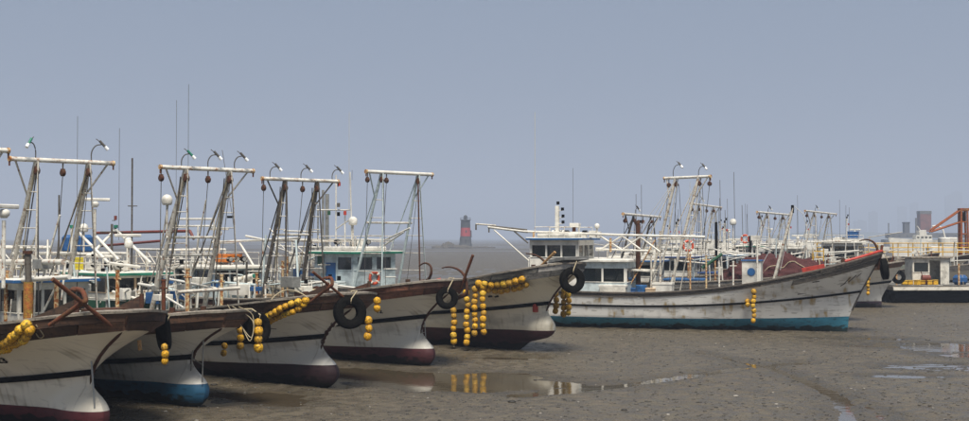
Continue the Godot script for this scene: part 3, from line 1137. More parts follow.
func rope_coil(b: Boat, label: String, p: Vector3, r := 0.32, m: Material = null):
	var n := thing("rope_coil", label, "rope", b.node.transform * Transform3D(Basis.IDENTITY, p), "coils of rope on the decks")
	var pts := []
	for k in 70:
		var a := k * 0.52
		var rr := r * (1.0 - 0.12 * sin(k * 0.9)) - 0.0012 * k
		pts.append(Vector3(cos(a) * rr, 0.03 + k * 0.0035, sin(a) * rr))
	sweep("rope", pts, 0.03, m if m else M.rope, n, 5)

# heap of netting: displaced mound
func net_pile(label: String, xf: Transform3D, sx: float, sy: float, sz: float, m: Material, seed_: int, called := "net_pile", cat_ := "net"):
	var nz := noise(0.9, seed_, 4)
	var rows := []
	var nr := []
	var uv := []
	var nu := 40
	var nv := 14
	for j in nv + 1:
		var a := []
		var c := []
		for i in nu + 1:
			var an := TAU * i / nu
			var v := float(j) / nv
			var r := cos(v * PI / 2)
			r = pow(r, 0.55)
			var p := Vector3(cos(an) * r * sx, pow(v, 0.8) * sy, sin(an) * r * sz)
			var k := nz.get_noise_3d(cos(an) * r * 4 + seed_, v * 3, sin(an) * r * 4) * 0.32 + nz.get_noise_3d(p.x * 3, p.y * 3, p.z * 3) * 0.12
			p *= 1.0 + k
			p.y = maxf(p.y, 0.0)
			if i == nu: p = a[0]
			a.append(p)
			c.append(Vector2(i / 8.0, v * 3))
		rows.append(a)
		uv.append(c)
	for j in nv + 1:
		var b := []
		for i in nu + 1:
			var du: Vector3 = rows[j][(i + 1) % nu if i < nu else 1] - rows[j][(i - 1 + nu) % nu]
			var dv: Vector3 = rows[mini(j + 1, nv)][i] - rows[maxi(j - 1, 0)][i]
			var n := dv.cross(du)
			b.append(n.normalized() if n.length() > 1e-6 else Vector3.UP)
		nr.append(b)
	var o := thing(called, label, cat_, xf, "")
	mi("netting", grid_mesh(rows, nr, uv), m, o)
	# loose ropes over the heap
	for k in 7:
		var pts := []
		var a0 := rng.randf() * TAU
		var a1 := a0 + rng.randf_range(1.2, 2.6)
		for i in 14:
			var t := i / 13.0
			var j := int(lerpf(2, nv - 2, sin(t * PI) * rng.randf_range(0.75, 0.85)))
			var ii := int(lerpf(a0, a1, t) / TAU * nu + nu) % nu
			pts.append(rows[j][ii] * 1.03)
		sweep("rope", smooth_pts(pts, 3), 0.025, M.rust_dark if k % 2 else M.rope, o, 5)

# roll of white foam pipe lying on deck between two local points
func foam_roll(b: Boat, label: String, a: Vector3, c: Vector3, r: float, endm: Material):
	var n := thing("foam_roll", label, "roll", b.node.transform * Transform3D(Basis.IDENTITY, a), "white rolls on the decks")
	pipe("roll", Vector3.ZERO, c - a, r, M.foam, n, 14)
	var ax := (c - a).normalized()
	pipe("end_plug", c - a, c - a + ax * 0.05, r * 0.7, endm, n, 12)
	pipe("strap", (c - a) * 0.5 - ax * 0.04, (c - a) * 0.5 + ax * 0.04, r * 1.04, M.rope, n, 14)

# white pipe frame over the aft deck
func aft_frame(b: Boat, x0: float, x1: float, hw: float, y1: float, m: Material, called := "aft_frame", bays := 3):
	var n := nd(called, b.node)
	for i in bays + 1:
		var x := lerpf(x0, x1, float(i) / bays)
		for q in [-1.0, 1.0]:
			pipe("post", Vector3(x, b.hull.deck(x), hw * q), Vector3(x, y1, hw * q), 0.04, m, n)
			if i < bays:
				var xn := lerpf(x0, x1, float(i + 1) / bays)
				pipe("brace", Vector3(x, y1 - 0.75, hw * q), Vector3(xn, y1 - 0.05, hw * q), 0.025, m, n, 6)
		pipe("crossbar", Vector3(x, y1, -hw), Vector3(x, y1, hw), 0.045, m, n)
	for q in [-1.0, 1.0]:
		pipe("top_rail", Vector3(x0, y1 + 0.02, hw * q), Vector3(x1, y1 + 0.02, hw * q), 0.05, m, n)
		pipe("mid_rail", Vector3(x0, y1 - 0.75, hw * q), Vector3(x1, y1 - 0.75, hw * q), 0.03, m, n)
	return n

func mast(b: Boat, p: Vector3, y0: float, m: Material, arms: Array, lamps: Array, r := 0.05):
	var n := nd("light_mast", b.node)
	pipe("pole", Vector3(p.x, y0, p.z), p, r, m, n)
	for a in arms:
		pipe("yard", Vector3(p.x, a[0], p.z - a[1]), Vector3(p.x, a[0], p.z + a[1]), 0.025, m, n, 6)
	for l in lamps:
		var q := Vector3(p.x + 0.1, l[0], p.z + l[1])
		pipe("lamp", q, q + Vector3(0, 0.17, 0), 0.06, l[2], n, 8)
		pipe("bracket", Vector3(p.x, l[0] - 0.02, p.z), q - Vector3(0, 0.02, 0), 0.015, m, n, 6)

func guard_rail(b: Boat, parent_name: String, pts: Array, hgt: float, m: Material, bars := 2):
	var n := nd(parent_name, b.node)
	for i in pts.size():
		pipe("stanchion", pts[i], pts[i] + Vector3(0, hgt, 0), 0.02, m, n, 6)
		if i > 0:
			for k in bars:
				var y := Vector3(0, hgt * (k + 1) / bars, 0)
				pipe("bar", pts[i - 1] + y, pts[i] + y, 0.018, m, n, 6)

func hoist_post(b: Boat, x, y0, y1, z, r, m: Material, capm: Material = null):
	# rusty deck post with a cap and a side pin
	var n := nd("deck_post", b.node)
	var a := bl(b, x, y0, z)
	var c := bl(b, x, y1, z)
	a.y = minf(a.y, b.hull.deck(a.x) + 0.02)
	pipe("post", a, c, r, m, n, 10)
	pipe("cap", c, c + Vector3(0, 0.05, 0), r * 1.25, capm if capm else m, n, 10)
	pipe("pin", c - Vector3(0.18, 0.2, 0), c + Vector3(0.18, -0.2, 0), 0.025, m, n, 6)

func roof_kit(b: Boat, x0: float, x1: float, hw: float, y: float, seed_: int):
	# small things fixed on a wheelhouse roof
	var r := RandomNumberGenerator.new()
	r.seed = seed_
	var n := nd("roof_rail", b.node)
	var z := hw * 0.9
	for q in [-1.0, 1.0]:
		for k in 4:
			var x := lerpf(x0, x1, k / 3.0)
			pipe("stanchion", Vector3(x, y, z * q), Vector3(x, y + 0.55, z * q), 0.018, M.white_pipe, n, 6)
		pipe("bar", Vector3(x0, y + 0.55, z * q), Vector3(x1, y + 0.55, z * q), 0.02, M.white_pipe, n, 6)
		pipe("bar", Vector3(x0, y + 0.28, z * q), Vector3(x1, y + 0.28, z * q), 0.016, M.white_pipe, n, 6)
	for k in 3:
		var p := Vector3(r.randf_range(x0 + 0.3, x1 - 0.2), y, r.randf_range(-hw * 0.6, hw * 0.6))
		var s := nd("searchlight", b.node)
		pipe("bracket", p, p + Vector3(0, 0.16, 0), 0.025, M.dark_pipe, s, 6)
		pipe("housing", p + Vector3(-0.1, 0.26, 0), p + Vector3(0.14, 0.26, 0.05), 0.12, M.black, s, 12)
		pipe("lens", p + Vector3(0.14, 0.26, 0.05), p + Vector3(0.15, 0.26, 0.052), 0.09, M.steel, s, 12)
	var liferaft := nd("raft_canister", b.node)
	var lp := Vector3(lerpf(x0, x1, 0.3), y + 0.2, -hw * 0.4)
	pipe("canister", lp - Vector3(0.35, 0, 0), lp + Vector3(0.35, 0, 0), 0.2, M.white_clean, liferaft, 14)
	for q in [-0.2, 0.2]:
		pipe("strap", lp + Vector3(q - 0.02, 0, 0), lp + Vector3(q + 0.02, 0, 0), 0.207, M.black, liferaft, 14)

# ------------------------------------------------------------------ the row of five boats
const ROW := "fishing boats in the moored row"

func build_row():
	var A := make_boat({foot = Vector2(102, 434), phi = 45.0, label = "cream boat with maroon bottom and two crossed rusty anchor bars on its bow",
		h = {yb = 3.0, ym = 2.05, boot_b = 0.62, boot_m = 0.5, str_b = 1.72, str_m = 0.75}, paint = paint(C(230, 225, 212)), bottom = bottom_paint(C(96, 36, 42)), group = ROW})
	var B := make_boat({foot = Vector2(203, 407), phi = 45.0, label = "white boat with a bright blue bulbous forefoot on the mud",
		h = {yb = 2.72, ym = 1.95, boot_b = 0.72, boot_m = 0.55, str_b = 1.58, str_m = 0.85, B = 2.1, nose = 0.75}, paint = paint(C(232, 232, 228)), bottom = bottom_paint(C(30, 92, 128)), group = ROW})
	var Cb := make_boat({foot = Vector2(334, 387), phi = 45.0, label = "white boat with blunt rounded dark maroon forefoot and green trimmed wheelhouse",
		h = {yb = 3.0, ym = 2.1, boot_b = 0.78, boot_m = 0.55, str_b = 1.8, str_m = 1.0, nose = 0.8}, paint = paint(C(232, 232, 228)), bottom = bottom_paint(C(58, 34, 40)), group = ROW})
	var D := make_boat({foot = Vector2(431, 366), phi = 45.0, label = "off white boat with reddish brown bulwark, light blue wheelhouse and dark gantry",
		h = {yb = 3.2, ym = 2.2, boot_b = 0.72, boot_m = 0.55, str_b = 2.05, str_m = 1.1, nose = 0.7}, paint = paint(C(230, 229, 222)), bottom = bottom_paint(C(84, 38, 44)), plank = "rplank", group = ROW})
	var E := make_boat({foot = Vector2(552, 352), phi = 45.0, label = "cream boat with grey bulwark hung with yellow floats and blue door in its wheelhouse",
		h = {yb = 3.7, ym = 2.4, boot_b = 0.95, boot_m = 0.85, str_b = 2.25, str_m = 1.3, nose = 0.55, bc = 1.05, cut = 1.6}, paint = paint(C(230, 226, 211)), bottom = bottom_paint(C(74, 34, 38)), plank = "gplank", inner = M.inner_grey, group = ROW})
	rig_a(A)
	rig_b(B)
	rig_c(Cb)
	rig_d(D)
	rig_e(E)
	aft_clutter(B, -17.5, -8.0, 301, 2.6)
	aft_clutter(Cb, -17.8, -8.5, 302, 2.5)
	aft_clutter(Cb, -11.5, -7.0, 312, 1.7)
	aft_clutter(D, -18.0, -9.5, 303, 2.4)
	aft_clutter(D, -11.0, -6.0, 313, 1.5)
	aft_clutter(E, -18.0, -13.0, 304, 2.6)

func numerals(b: Boat, text: String, x: float, y: float, size: float):
	# painted characters on the bow
	var p := hit(b, x, y, 0.015)
	var q := hit(b, x + 5.0, y, 0.015)
	var ux := (q - p).normalized()
	var n := b.hull.normal(p.x, p.y)
	var uy := n.cross(ux).normalized()
	var tm := TextMesh.new()
	var f := SystemFont.new()
	f.font_names = PackedStringArray(["Droid Sans"])
	f.font_weight = 700
	tm.font = f
	tm.text = text
	tm.font_size = 32
	tm.pixel_size = size / 32.0
	tm.depth = 0.01
	mi("hull_number", tm, M.black, b.node, Transform3D(Basis(ux, uy, n).orthonormalized(), p + n * 0.012))

func rig_a(b: Boat):
	var h := b.hull
	numerals(b, "23", 3, 359.5, 0.3)
	# end of this boat's gantry and its radar reach into the picture
	gantry(b, {l = Vector2(-95, 147), r = Vector2(8, 149), mid = 0.5, blocks = [0.5]})
	radar(b, bl(b, 4, 210, 0.0), 3.4, 0.5, 1.15, M.white_pipe)
	# crossed anchor: shank from the rail to the upper end, arms on the bow planks
	over_anchor(b, "rusty anchor with long bars crossed over the brown bulwark beside yellow floats", Vector2(115, 328), Vector2(53, 279), Vector2(86, 301), Vector2(50, 325), Vector2(74, 289), 0.055)
	hang_line(b)
	bow_cheek(b, 28, 320, 76, 300, -0.6, M.plank2)
	rail_floats(b, "doubled string of yellow floats on the bulwark beside the crossed rusty anchor", [Vector2(-14, 346), Vector2(2, 340), Vector2(14, 334), Vector2(24, 328), Vector2(31, 323)], 0.78)
	rail_floats(b, "lower doubled string of yellow floats on the bulwark beside the crossed rusty anchor", [Vector2(-12, 352), Vector2(4, 346), Vector2(16, 340), Vector2(27, 334), Vector2(34, 327)], 0.78)
	tyre(b, "black tyre on the bow tip of the cream boat with the crossed anchor", 164, 331, 1.0, 0.15)
	cluster(b, "few yellow floats hanging below the tyre beside the blue forefoot", 154, 343, 364, 0.62)
	# rods standing by the forefoot
	for q in [[79, 406, 77, 362], [96, 408, 92, 355]]:
		bpipe(b, "boarding_rod", q[0], q[1], 0.15, q[2], q[3], 0.1, 0.022, M.steel)
	box("fairlead", Vector3(h.rake - 1.0, h.rail(h.rake - 1.0) + 0.12, 0), Vector3(0.5, 0.18, 0.9), M.rust_dark, b.node)
	bpipe(b, "wood_chip", 140, 340, -0.9, 141, 350, -0.9, 0.05, M.wood_pale)

# anchor thrown over the bulwark: stock from lo (outside) to up, shank crown -> end, hooked arm to tip (all pixels)
func over_anchor(b: Boat, label: String, lo: Vector2, up: Vector2, crown: Vector2, end: Vector2, tip: Vector2, r: float):
	var pl := hit(b, lo.x, lo.y + 3.0, 0.16)
	var pe := hit(b, end.x, end.y + 5.0, 0.14)
	var zc := maxf(pl.z, pe.z * 0.55 + pl.z * 0.45) + 0.12
	var o := thing("anchor", label, "anchor", b.node.transform * Transform3D(Basis.IDENTITY, bl(b, crown.x, crown.y, zc)), "anchors stowed on the bows")
	var c0 := bl(b, crown.x, crown.y, zc)
	pipe("stock", bl(b, lo.x, lo.y, pl.z) - c0, bl(b, up.x, up.y, zc * 2 - pl.z) - c0, r * 0.95, M.rust, o, 8)
	var pend := bl(b, end.x, end.y, pe.z) - c0
	sweep("shank", [Vector3.ZERO, pend * 0.5, pend], [r * 1.2, r, r * 0.8], M.rust, o, 8)
	var pt := bl(b, tip.x, tip.y, zc - 0.1) - c0
	var mid := pt * 0.5 + Vector3(0.12, 0.1, 0)
	sweep("arm", smooth_pts([pend * 0.06, Vector3(0.02, 0.02, 0), mid, pt], 5), r * 1.1, M.rust, o, 8)
	box("fluke", pt.lerp(mid, 0.3), Vector3(0.2, 0.26, 0.05), M.rust, o, basis_y(pt - mid))

# anchor seen as a hooked arm above the rail: arc of pixels, then the shank goes down inside; optional stock
func hook_anchor(b: Boat, label: String, arc: Array, z: float, r: float, m: Material, stock: Array, sm: Material):
	var pts := []
	for q in arc: pts.append(bl(b, q[0], q[1], z))
	var o := thing("anchor", label, "anchor", b.node.transform * Transform3D(Basis.IDENTITY, pts[pts.size() - 1]), "anchors stowed on the bows")
	var c0: Vector3 = pts[pts.size() - 1]
	for k in pts.size(): pts[k] -= c0
	var sp := smooth_pts(pts, 5)
	var rad := []
	for k in sp.size(): rad.append(lerpf(r * 0.3, r * 0.95, float(k) / sp.size()))
	sweep("arm", sp, rad, m, o, 8)
	var dz: Vector3 = Vector3(c0.x, b.hull.deck(c0.x), z) - c0
	sweep("shank", [Vector3.ZERO, dz * 0.5, dz + Vector3(-0.5, 0.06, 0)], r * 1.1, m, o, 8)
	if stock.size() > 0:
		pipe("stock", bl(b, stock[0], stock[1], z + 0.12) - c0, bl(b, stock[2], stock[3], z + 0.12) - c0, r * 0.75, sm, o, 8)

# raised wooden cheek on the fore deck: wedge between pixels (x0, y0) and the high end (x1, y1)
func bow_cheek(b: Boat, x0: float, y0: float, x1: float, y1: float, z: float, m: Material):
	var a := bl(b, x0, y0, z)
	var c := bl(b, x1, y1, z)
	var st := SurfaceTool.new()
	st.begin(Mesh.PRIMITIVE_TRIANGLES)
	var lo := b.hull.deck(c.x)
	var p := [a, c, Vector3(c.x, lo, z), Vector3(a.x, b.hull.deck(a.x), z)]
	var t := Vector3(0, 0, 0.05)
	quad(st, p[0] + t, p[1] + t, p[2] + t, p[3] + t, Vector3.BACK)
	quad(st, p[0] - t, p[1] - t, p[2] - t, p[3] - t, Vector3.FORWARD)
	var n := Vector3(-(c.y - a.y), c.x - a.x, 0).normalized()
	quad(st, p[0] + t, p[1] + t, p[1] - t, p[0] - t, n)
	quad(st, p[1] + t, p[2] + t, p[2] - t, p[1] - t, Vector3.RIGHT)
	quad(st, p[0] + t, p[3] + t, p[3] - t, p[0] - t, Vector3.LEFT)
	mi("bow_cheek", st.commit(), m, b.node)
	pipe("cheek_post", Vector3(c.x + 0.08, lo, z), Vector3(c.x + 0.08, c.y + 0.08, z), 0.07, M.rust_dark, b.node)

func hang_line(b: Boat):
	var p := hit(b, 34, 322, 0.05)
	var q := hit(b, 40, 335, 0.05)
	sweep("lashing_line", smooth_pts([p + Vector3(0, 0.2, 0), p, q, hit(b, 45, 333, 0.05), hit(b, 38, 324, 0.06)], 4), 0.015, M.rope, b.node, 5)

func cluster(b: Boat, label: String, x: float, y0: float, y1: float, sc := 0.85, far := false):
	# hangs from the port bow rail
	var u := rail_u_far(b, -1.0, x) if far else rail_u(b, -1.0, x, 0.55)
	var p := hull_pt(b.hull, u, 1.0, b.hull.rail, b.hull.rail)
	var n := b.hull.normal(p.x, p.y)
	n = Vector3(n.x, 0, -n.z).normalized()
	var w := b.node.transform * (Vector3(p.x, p.y, -b.hull.hb(p.x, p.y)) + n * 0.3)
	var d := -w.z
	var ya := CAMH - (y0 - HZ) / FOC * d
	var yb := CAMH - (y1 - HZ) / FOC * d
	float_string(label, [Vector3(w.x, ya, w.z), Vector3(w.x + 0.03, (ya + yb) / 2, w.z + 0.04), Vector3(w.x, yb, w.z)], 0.285 * sc, sc)

func rig_b(b: Boat):
	var h := b.hull
	gantry(b, {l = Vector2(9, 160), r = Vector2(113, 162), back = 2.4, ls = 0.5, lr = 0.085, ropes = 2, mid = 0.5, lamps = [[0.24, 0.75, 0.55, M.teal], [0.78, -0.75, 0.6]], blocks = [0.5]})
	bow_cheek(b, 100, 316, 141, 296, -0.7, M.plank3)
	var c := bl(b, 22, 283, 1.1)
	wheelhouse(b, {x = c.x, len = 2.8, hw = 1.2, y = 1.35, hgt = c.y - 1.35, wall = M.white, trim = M.blue, fw = 3, sw = 2})
	bpipe(b, "boom", -6, 282, 1.2, 70, 277, 1.2, 0.075, M.white_clean)
	bpipe(b, "boom", -4, 262, 0.9, 64, 262, 0.9, 0.09, M.white_pipe)
	hoist_post(b, 7, 322, 272, 1.2, 0.075, M.post)
	hoist_post(b, 57, 316, 274, 1.0, 0.075, M.post, M.white)
	# exhaust stack
	var st := nd("exhaust_stack", b.node)
	var s0 := bl(b, 29, 313, 1.5)
	var s1 := bl(b, 29, 282, 1.5)
	var s2 := bl(b, 28, 254, 1.5)
	s0.y = h.deck(s0.x)
	pipe("lagging", s0, s1, 0.15, M.rust_yellow, st, 14)
	pipe("pipe", s1, s2, 0.1, M.dark_pipe, st, 12)
	pipe("rain_cap", s2, s2 + Vector3(0, 0.1, 0), 0.15, M.rust_dark, st, 12)
	for q in [[14, 300, 38, 230], [40, 290, 60, 215], [62, 300, 66, 262], [45, 310, 62, 275], [2, 240, 2, 300], [18, 262, 18, 235], [48, 268, 48, 240]]:
		bpipe(b, "frame_pipe", q[0], q[1], 0.6, q[2], q[3], 0.4, 0.035, M.white_pipe)
	box("rail_box", bl(b, 43, 264, 0.8), Vector3(0.6, 0.3, 0.4), M.steel, b.node)
	whip(b, 59, 262, 195, 0.0, 0.03, M.dark_pipe, "aerial_pole")
	whip(b, 24, 270, 240, 0.2, 0.03, M.dark_pipe, "aerial_pole")
	aft_frame(b, -11.5, -15.5, 1.5, 4.4, M.white_pipe)
	crate(b, "orange fish crate on the foredeck behind the brown rail of the blue bottomed boat", deck_at(b, 178, 305, 0.1), 0.3, M.orange)
	crate(b, "blue fish crate on the foredeck behind the brown rail of the blue bottomed boat", deck_at(b, 192, 303, -0.2), -0.2, M.tarp_blue)
	hoist_post(b, 188, 308, 270, -0.2, 0.06, M.post)
	hoist_post(b, 164, 308, 281, 0.3, 0.06, M.rust)
	hoist_post(b, 118, 305, 272, 0.7, 0.06, M.post)
	bpipe(b, "boom", 178, 292, 0.9, 240, 288, -0.9, 0.05, M.grey_pipe)
	rope_coil(b, "coil of pale rope on the foredeck of the blue bottomed boat", deck_at(b, 140, 303, 0.4))
	tyre(b, "black tyre hidden half behind rope and floats beside the blunt forefoot", 257, 328, 0.95, 0.5)
	cluster(b, "hanging string of yellow floats tied with white rope at the blue bottomed boat's bow tip", 248, 318, 352)
	cluster(b, "shorter hanging string of yellow floats at the blue bottomed boat's bow tip", 231, 326, 352, 0.85, true)
	cluster(b, "few yellow floats in the shade under the blue bottomed boat's bow rail", 216, 343, 354, 0.7, true)
	for q in [[191, 378, 194, 345], [203, 382, 204, 340]]:
		bpipe(b, "boarding_rod", q[0], q[1], 0.1, q[2], q[3], 0.05, 0.02, M.steel)
	bpipe(b, "boarding_rung", 192, 357, 0.1, 204, 365, 0.05, 0.016, M.steel)
	# loose rope at the bow tip
	var u := rail_u(b, -1.0, 246, 0.55)
	var p := hull_pt(h, u, 1.0, h.rail, h.rail)
	var t := Vector3(p.x + 0.1, p.y + 0.1, -h.hb(p.x, p.y))
	for k in 2:
		sweep("mooring_rope", smooth_pts([t + Vector3(-0.3 * k, 0.05, 0.3), t + Vector3(0.1, -0.2 - 0.15 * k, -0.1), t + Vector3(0.2, -0.8 - 0.1 * k, 0.05 * k), t + Vector3(-0.15, -0.5, 0.1), t + Vector3(-0.4, 0.1, 0.4)], 5), 0.012, M.rope, b.node, 5)

func deck_at(b: Boat, x: float, y: float, z: float) -> Vector3:
	var p := bl(b, x, y, z)
	p.y = b.hull.deck(p.x) + 0.06
	return p

func rig_c(b: Boat):
	var h := b.hull
	gantry(b, {l = Vector2(160, 167), r = Vector2(253, 171), back = 2.2, lr = 0.09, ropes = 3, mid = 0.58, mid2 = 0.47, lamps = [[0.22, -0.7, 0.5, M.teal], [0.5, -0.8, 0.52], [0.79, -0.8, 0.52]], blocks = [0.01, 0.5], bs = 1.3})
	bow_cheek(b, 292, 300, 326, 285, -0.5, M.plank1)
	var c := bl(b, 107, 276, 1.2)
	var y0 := 1.45
	wheelhouse(b, {x = c.x, len = 2.9, hw = 1.2, y = y0, hgt = c.y - y0, sill = (c.y - y0) * 0.66, head = (c.y - y0) * 0.95, wall = M.white, post = M.peach, band = M.green, trim = M.teal, fw = 2, sw = 2})
	# low roof stepped out in front
	box("fore_cabin", Vector3(c.x + 0.75, (c.y - 0.9 + y0) / 2, 0), Vector3(1.4, c.y - 0.95 - y0, 2.3), M.green, b.node)
	box("fore_cabin_roof", Vector3(c.x + 0.8, c.y - 0.86, 0), Vector3(1.65, 0.08, 2.6), M.white, b.node)
	box("fore_cabin_fascia", Vector3(c.x + 1.635, c.y - 0.87, 0), Vector3(0.03, 0.09, 2.6), M.teal, b.node)
	var ry := c.y + 0.14
	roof_kit(b, c.x - 2.8, c.x, 1.2, ry, 5)
	radar(b, bl(b, 95, 202, -0.2), ry, -0.2, 1.2)
	radar(b, bl(b, 128, 238, -0.6), ry, 0.1, 1.2, M.white_pipe)
	dome(b, bl(b, 129, 244, -0.1), 0.17, ry)
	dome(b, bl(b, 84, 228, 0.3), 0.18, ry)
	# white inverted V of heavy tubes with teal caps
	for q in [[78, 232, 0.9, 109, 263, 0.9], [115, 229, -0.7, 151, 263, -0.7], [109, 263, 0.9, 140, 267, -0.4], [72, 228, 0.9, 72, 270, 0.9], [97, 237, 0.2, 119, 260, 0.2], [114, 231, -0.6, 96, 250, 0.4], [84, 255, 0.4, 122, 257, -0.5], [70, 262, 0.9, 40, 262, 0.9]]:
		bpipe(b, "derrick_tube", q[0], q[1], q[2], q[3], q[4], q[5], 0.06, M.white_clean)
	for q in [[72, 227, 0.9], [116, 227, -0.7]]:
		bpipe(b, "tube_cap", q[0], q[1] + 1, q[2], q[0], q[1] - 2, q[2], 0.09, M.teal)
	whip(b, 119, 240, 128, -0.5)
	whip(b, 132, 268, 158, -0.8, 0.035, M.dark_pipe, "aerial_pole")
	bpipe(b, "aerial_yard", 128, 206, -0.8, 137, 206, -0.8, 0.02, M.dark_pipe)
	whip(b, 77, 240, 116, 0.4)
	mast(b, bl(b, 112, 224, -0.4), ry, M.dark_pipe, [[bl(b, 112, 232, -0.4).y, 0.5]], [[bl(b, 112, 220, -0.4).y, -0.1, M.boom_red]])
	# yellow notice board on the roof edge
	notice(b, bl(b, 79.5, 263.5, 1.25), 0.42, 0.48)
	# blue covered bundle behind the wheelhouse
	for q in [[70, 244], [85, 244]]:
		var p := bl(b, q[0], q[1], -0.8)
		box("covered_bundle", p, Vector3(0.5, 0.78, 0.6), M.tarp_blue, b.node, Basis.IDENTITY, 0.12)
	bpipe(b, "bundle_shelf", 62, 255, -0.8, 98, 255, -0.8, 0.05, M.white_clean)
	aft_frame(b, c.x - 3.2, -17.8, 1.5, 4.1, M.white_pipe)
	# foredeck gear
	for q in [[150, 318, 168, 205, 0.8], [186, 310, 206, 200, -0.6]]:
		bpipe(b, "stay_pipe", q[0], q[1], q[4], q[2], q[3], q[4], 0.03, M.grey_pipe)
	dome(b, bl(b, 167, 200, 0.9), 0.2, 2.5)
	rail_floats(b, "upper string of yellow floats lying along the brown bulwark next to the coiled white rope", [Vector2(264, 314), Vector2(276, 309), Vector2(288, 305), Vector2(300, 301), Vector2(307, 299)], 0.74)
	rail_floats(b, "lower string of yellow floats looped along the brown bulwark next to the coiled white rope", [Vector2(262, 318), Vector2(270, 318), Vector2(282, 312), Vector2(294, 308), Vector2(306, 303)], 0.74)
	sweep("bow_line", smooth_pts([hit(b, 310, 299, 0.1), hit(b, 302, 302, 0.12) + Vector3(0, 0.3, 0), bl(b, 288, 290, 1.2), bl(b, 275, 296, 1.5), hit(b, 262, 312, 0.1)], 5), 0.02, M.rope, b.node, 5)
	# rusty anchor leaning on the bow
	over_anchor(b, "rusty anchor with long bar leaning over the bow beside the large tyre", Vector2(346, 299), Vector2(313, 272), Vector2(332, 285), Vector2(309, 303), Vector2(326, 278), 0.048)
	tyre(b, "large black tyre on the bow tip below the leaning rusty anchor", 350, 312, 1.06, 0.6)
	cluster(b, "yellow floats hanging in a string beside the large tyre", 360, 316, 340)
	cluster(b, "bunched yellow floats tied under the rail beside the large tyre", 368, 297, 312)
	# chain down the stem
	var ch := nd("bow_chain", b.node)
	for k in 7:
		var y := lerpf(1.45, 2.3, k / 6.0)
		var p := Vector3(h.stem0(y) + 0.06, y, 0.04)
		mi("link", lathe("link", [Vector2(0.6, 0.0), Vector2(0.8, 0.2), Vector2(1.0, 0.0), Vector2(0.8, -0.2), Vector2(0.6, 0.0)], 10), M.rust_dark, ch, Transform3D(Basis(Vector3.RIGHT if k % 2 else Vector3.BACK, PI / 2).scaled(Vector3.ONE * 0.09), p))
	# syllable painted on the bow: ring over a bar
	var p := hit(b, 274, 325, 0.02)
	var n := h.normal(p.x, p.y)
	var tag_ := nd("hull_number", b.node)
	mi("ring", lathe("letter_ring", [Vector2(0.7, 0), Vector2(0.85, 0.1), Vector2(1, 0), Vector2(0.85, -0.1), Vector2(0.7, 0)], 14), M.black, tag_, Transform3D(basis_y(n).scaled(Vector3.ONE * 0.075), p + Vector3(0, 0.06, 0)))
	var q := hit(b, 277, 328.5, 0.015)
	pipe("stroke", hit(b, 271.5, 328, 0.012), q, 0.014, M.black, tag_, 5)
	# white rolls on the deck in front of the next wheelhouse
	hoist_post(b, 222, 305, 276, -0.6, 0.06, M.post)

func notice(b: Boat, p: Vector3, w: float, hh: float):
	var n := thing("notice_board", "yellow notice board with purple writing on the green trimmed wheelhouse roof", "sign", b.node.transform * Transform3D(Basis(Vector3.UP, 0.35), p), "")
	var im := Image.create(96, 112, true, Image.FORMAT_RGB8)
	im.fill(Color(0.80, 0.74, 0.16))
	# rows of handwriting too small to read
	var r := RandomNumberGenerator.new()
	r.seed = 12
	for row in 3:
		var x := 12
		while x < 80:
			var wdt := r.randi_range(4, 9)
			for k in 3:
				im.fill_rect(Rect2i(x + r.randi_range(0, 4), 14 + row * 32 + r.randi_range(0, 14), r.randi_range(2, wdt), 3), Color(0.42, 0.25, 0.30))
			im.fill_rect(Rect2i(x + 3, 14 + row * 32, 2, 16), Color(0.42, 0.25, 0.30))
			x += wdt + 5
	var st := SurfaceTool.new()
	st.begin(Mesh.PRIMITIVE_TRIANGLES)
	var c := [Vector3(-w / 2, -hh / 2, 0.017), Vector3(-w / 2, hh / 2, 0.017), Vector3(w / 2, hh / 2, 0.017), Vector3(w / 2, -hh / 2, 0.017)]
	var u := [Vector2(0, 1), Vector2(0, 0), Vector2(1, 0), Vector2(1, 1)]
	for k in [0, 1, 2, 0, 2, 3]:
		st.set_normal(Vector3.BACK)
		st.set_uv(u[k])
		st.add_vertex(c[k])
	mi("face", st.commit(), uvmat(Color.WHITE, 0.6, tex(im)), n)
	box("board", Vector3.ZERO, Vector3(w, hh, 0.03), M.yellow_old, n)

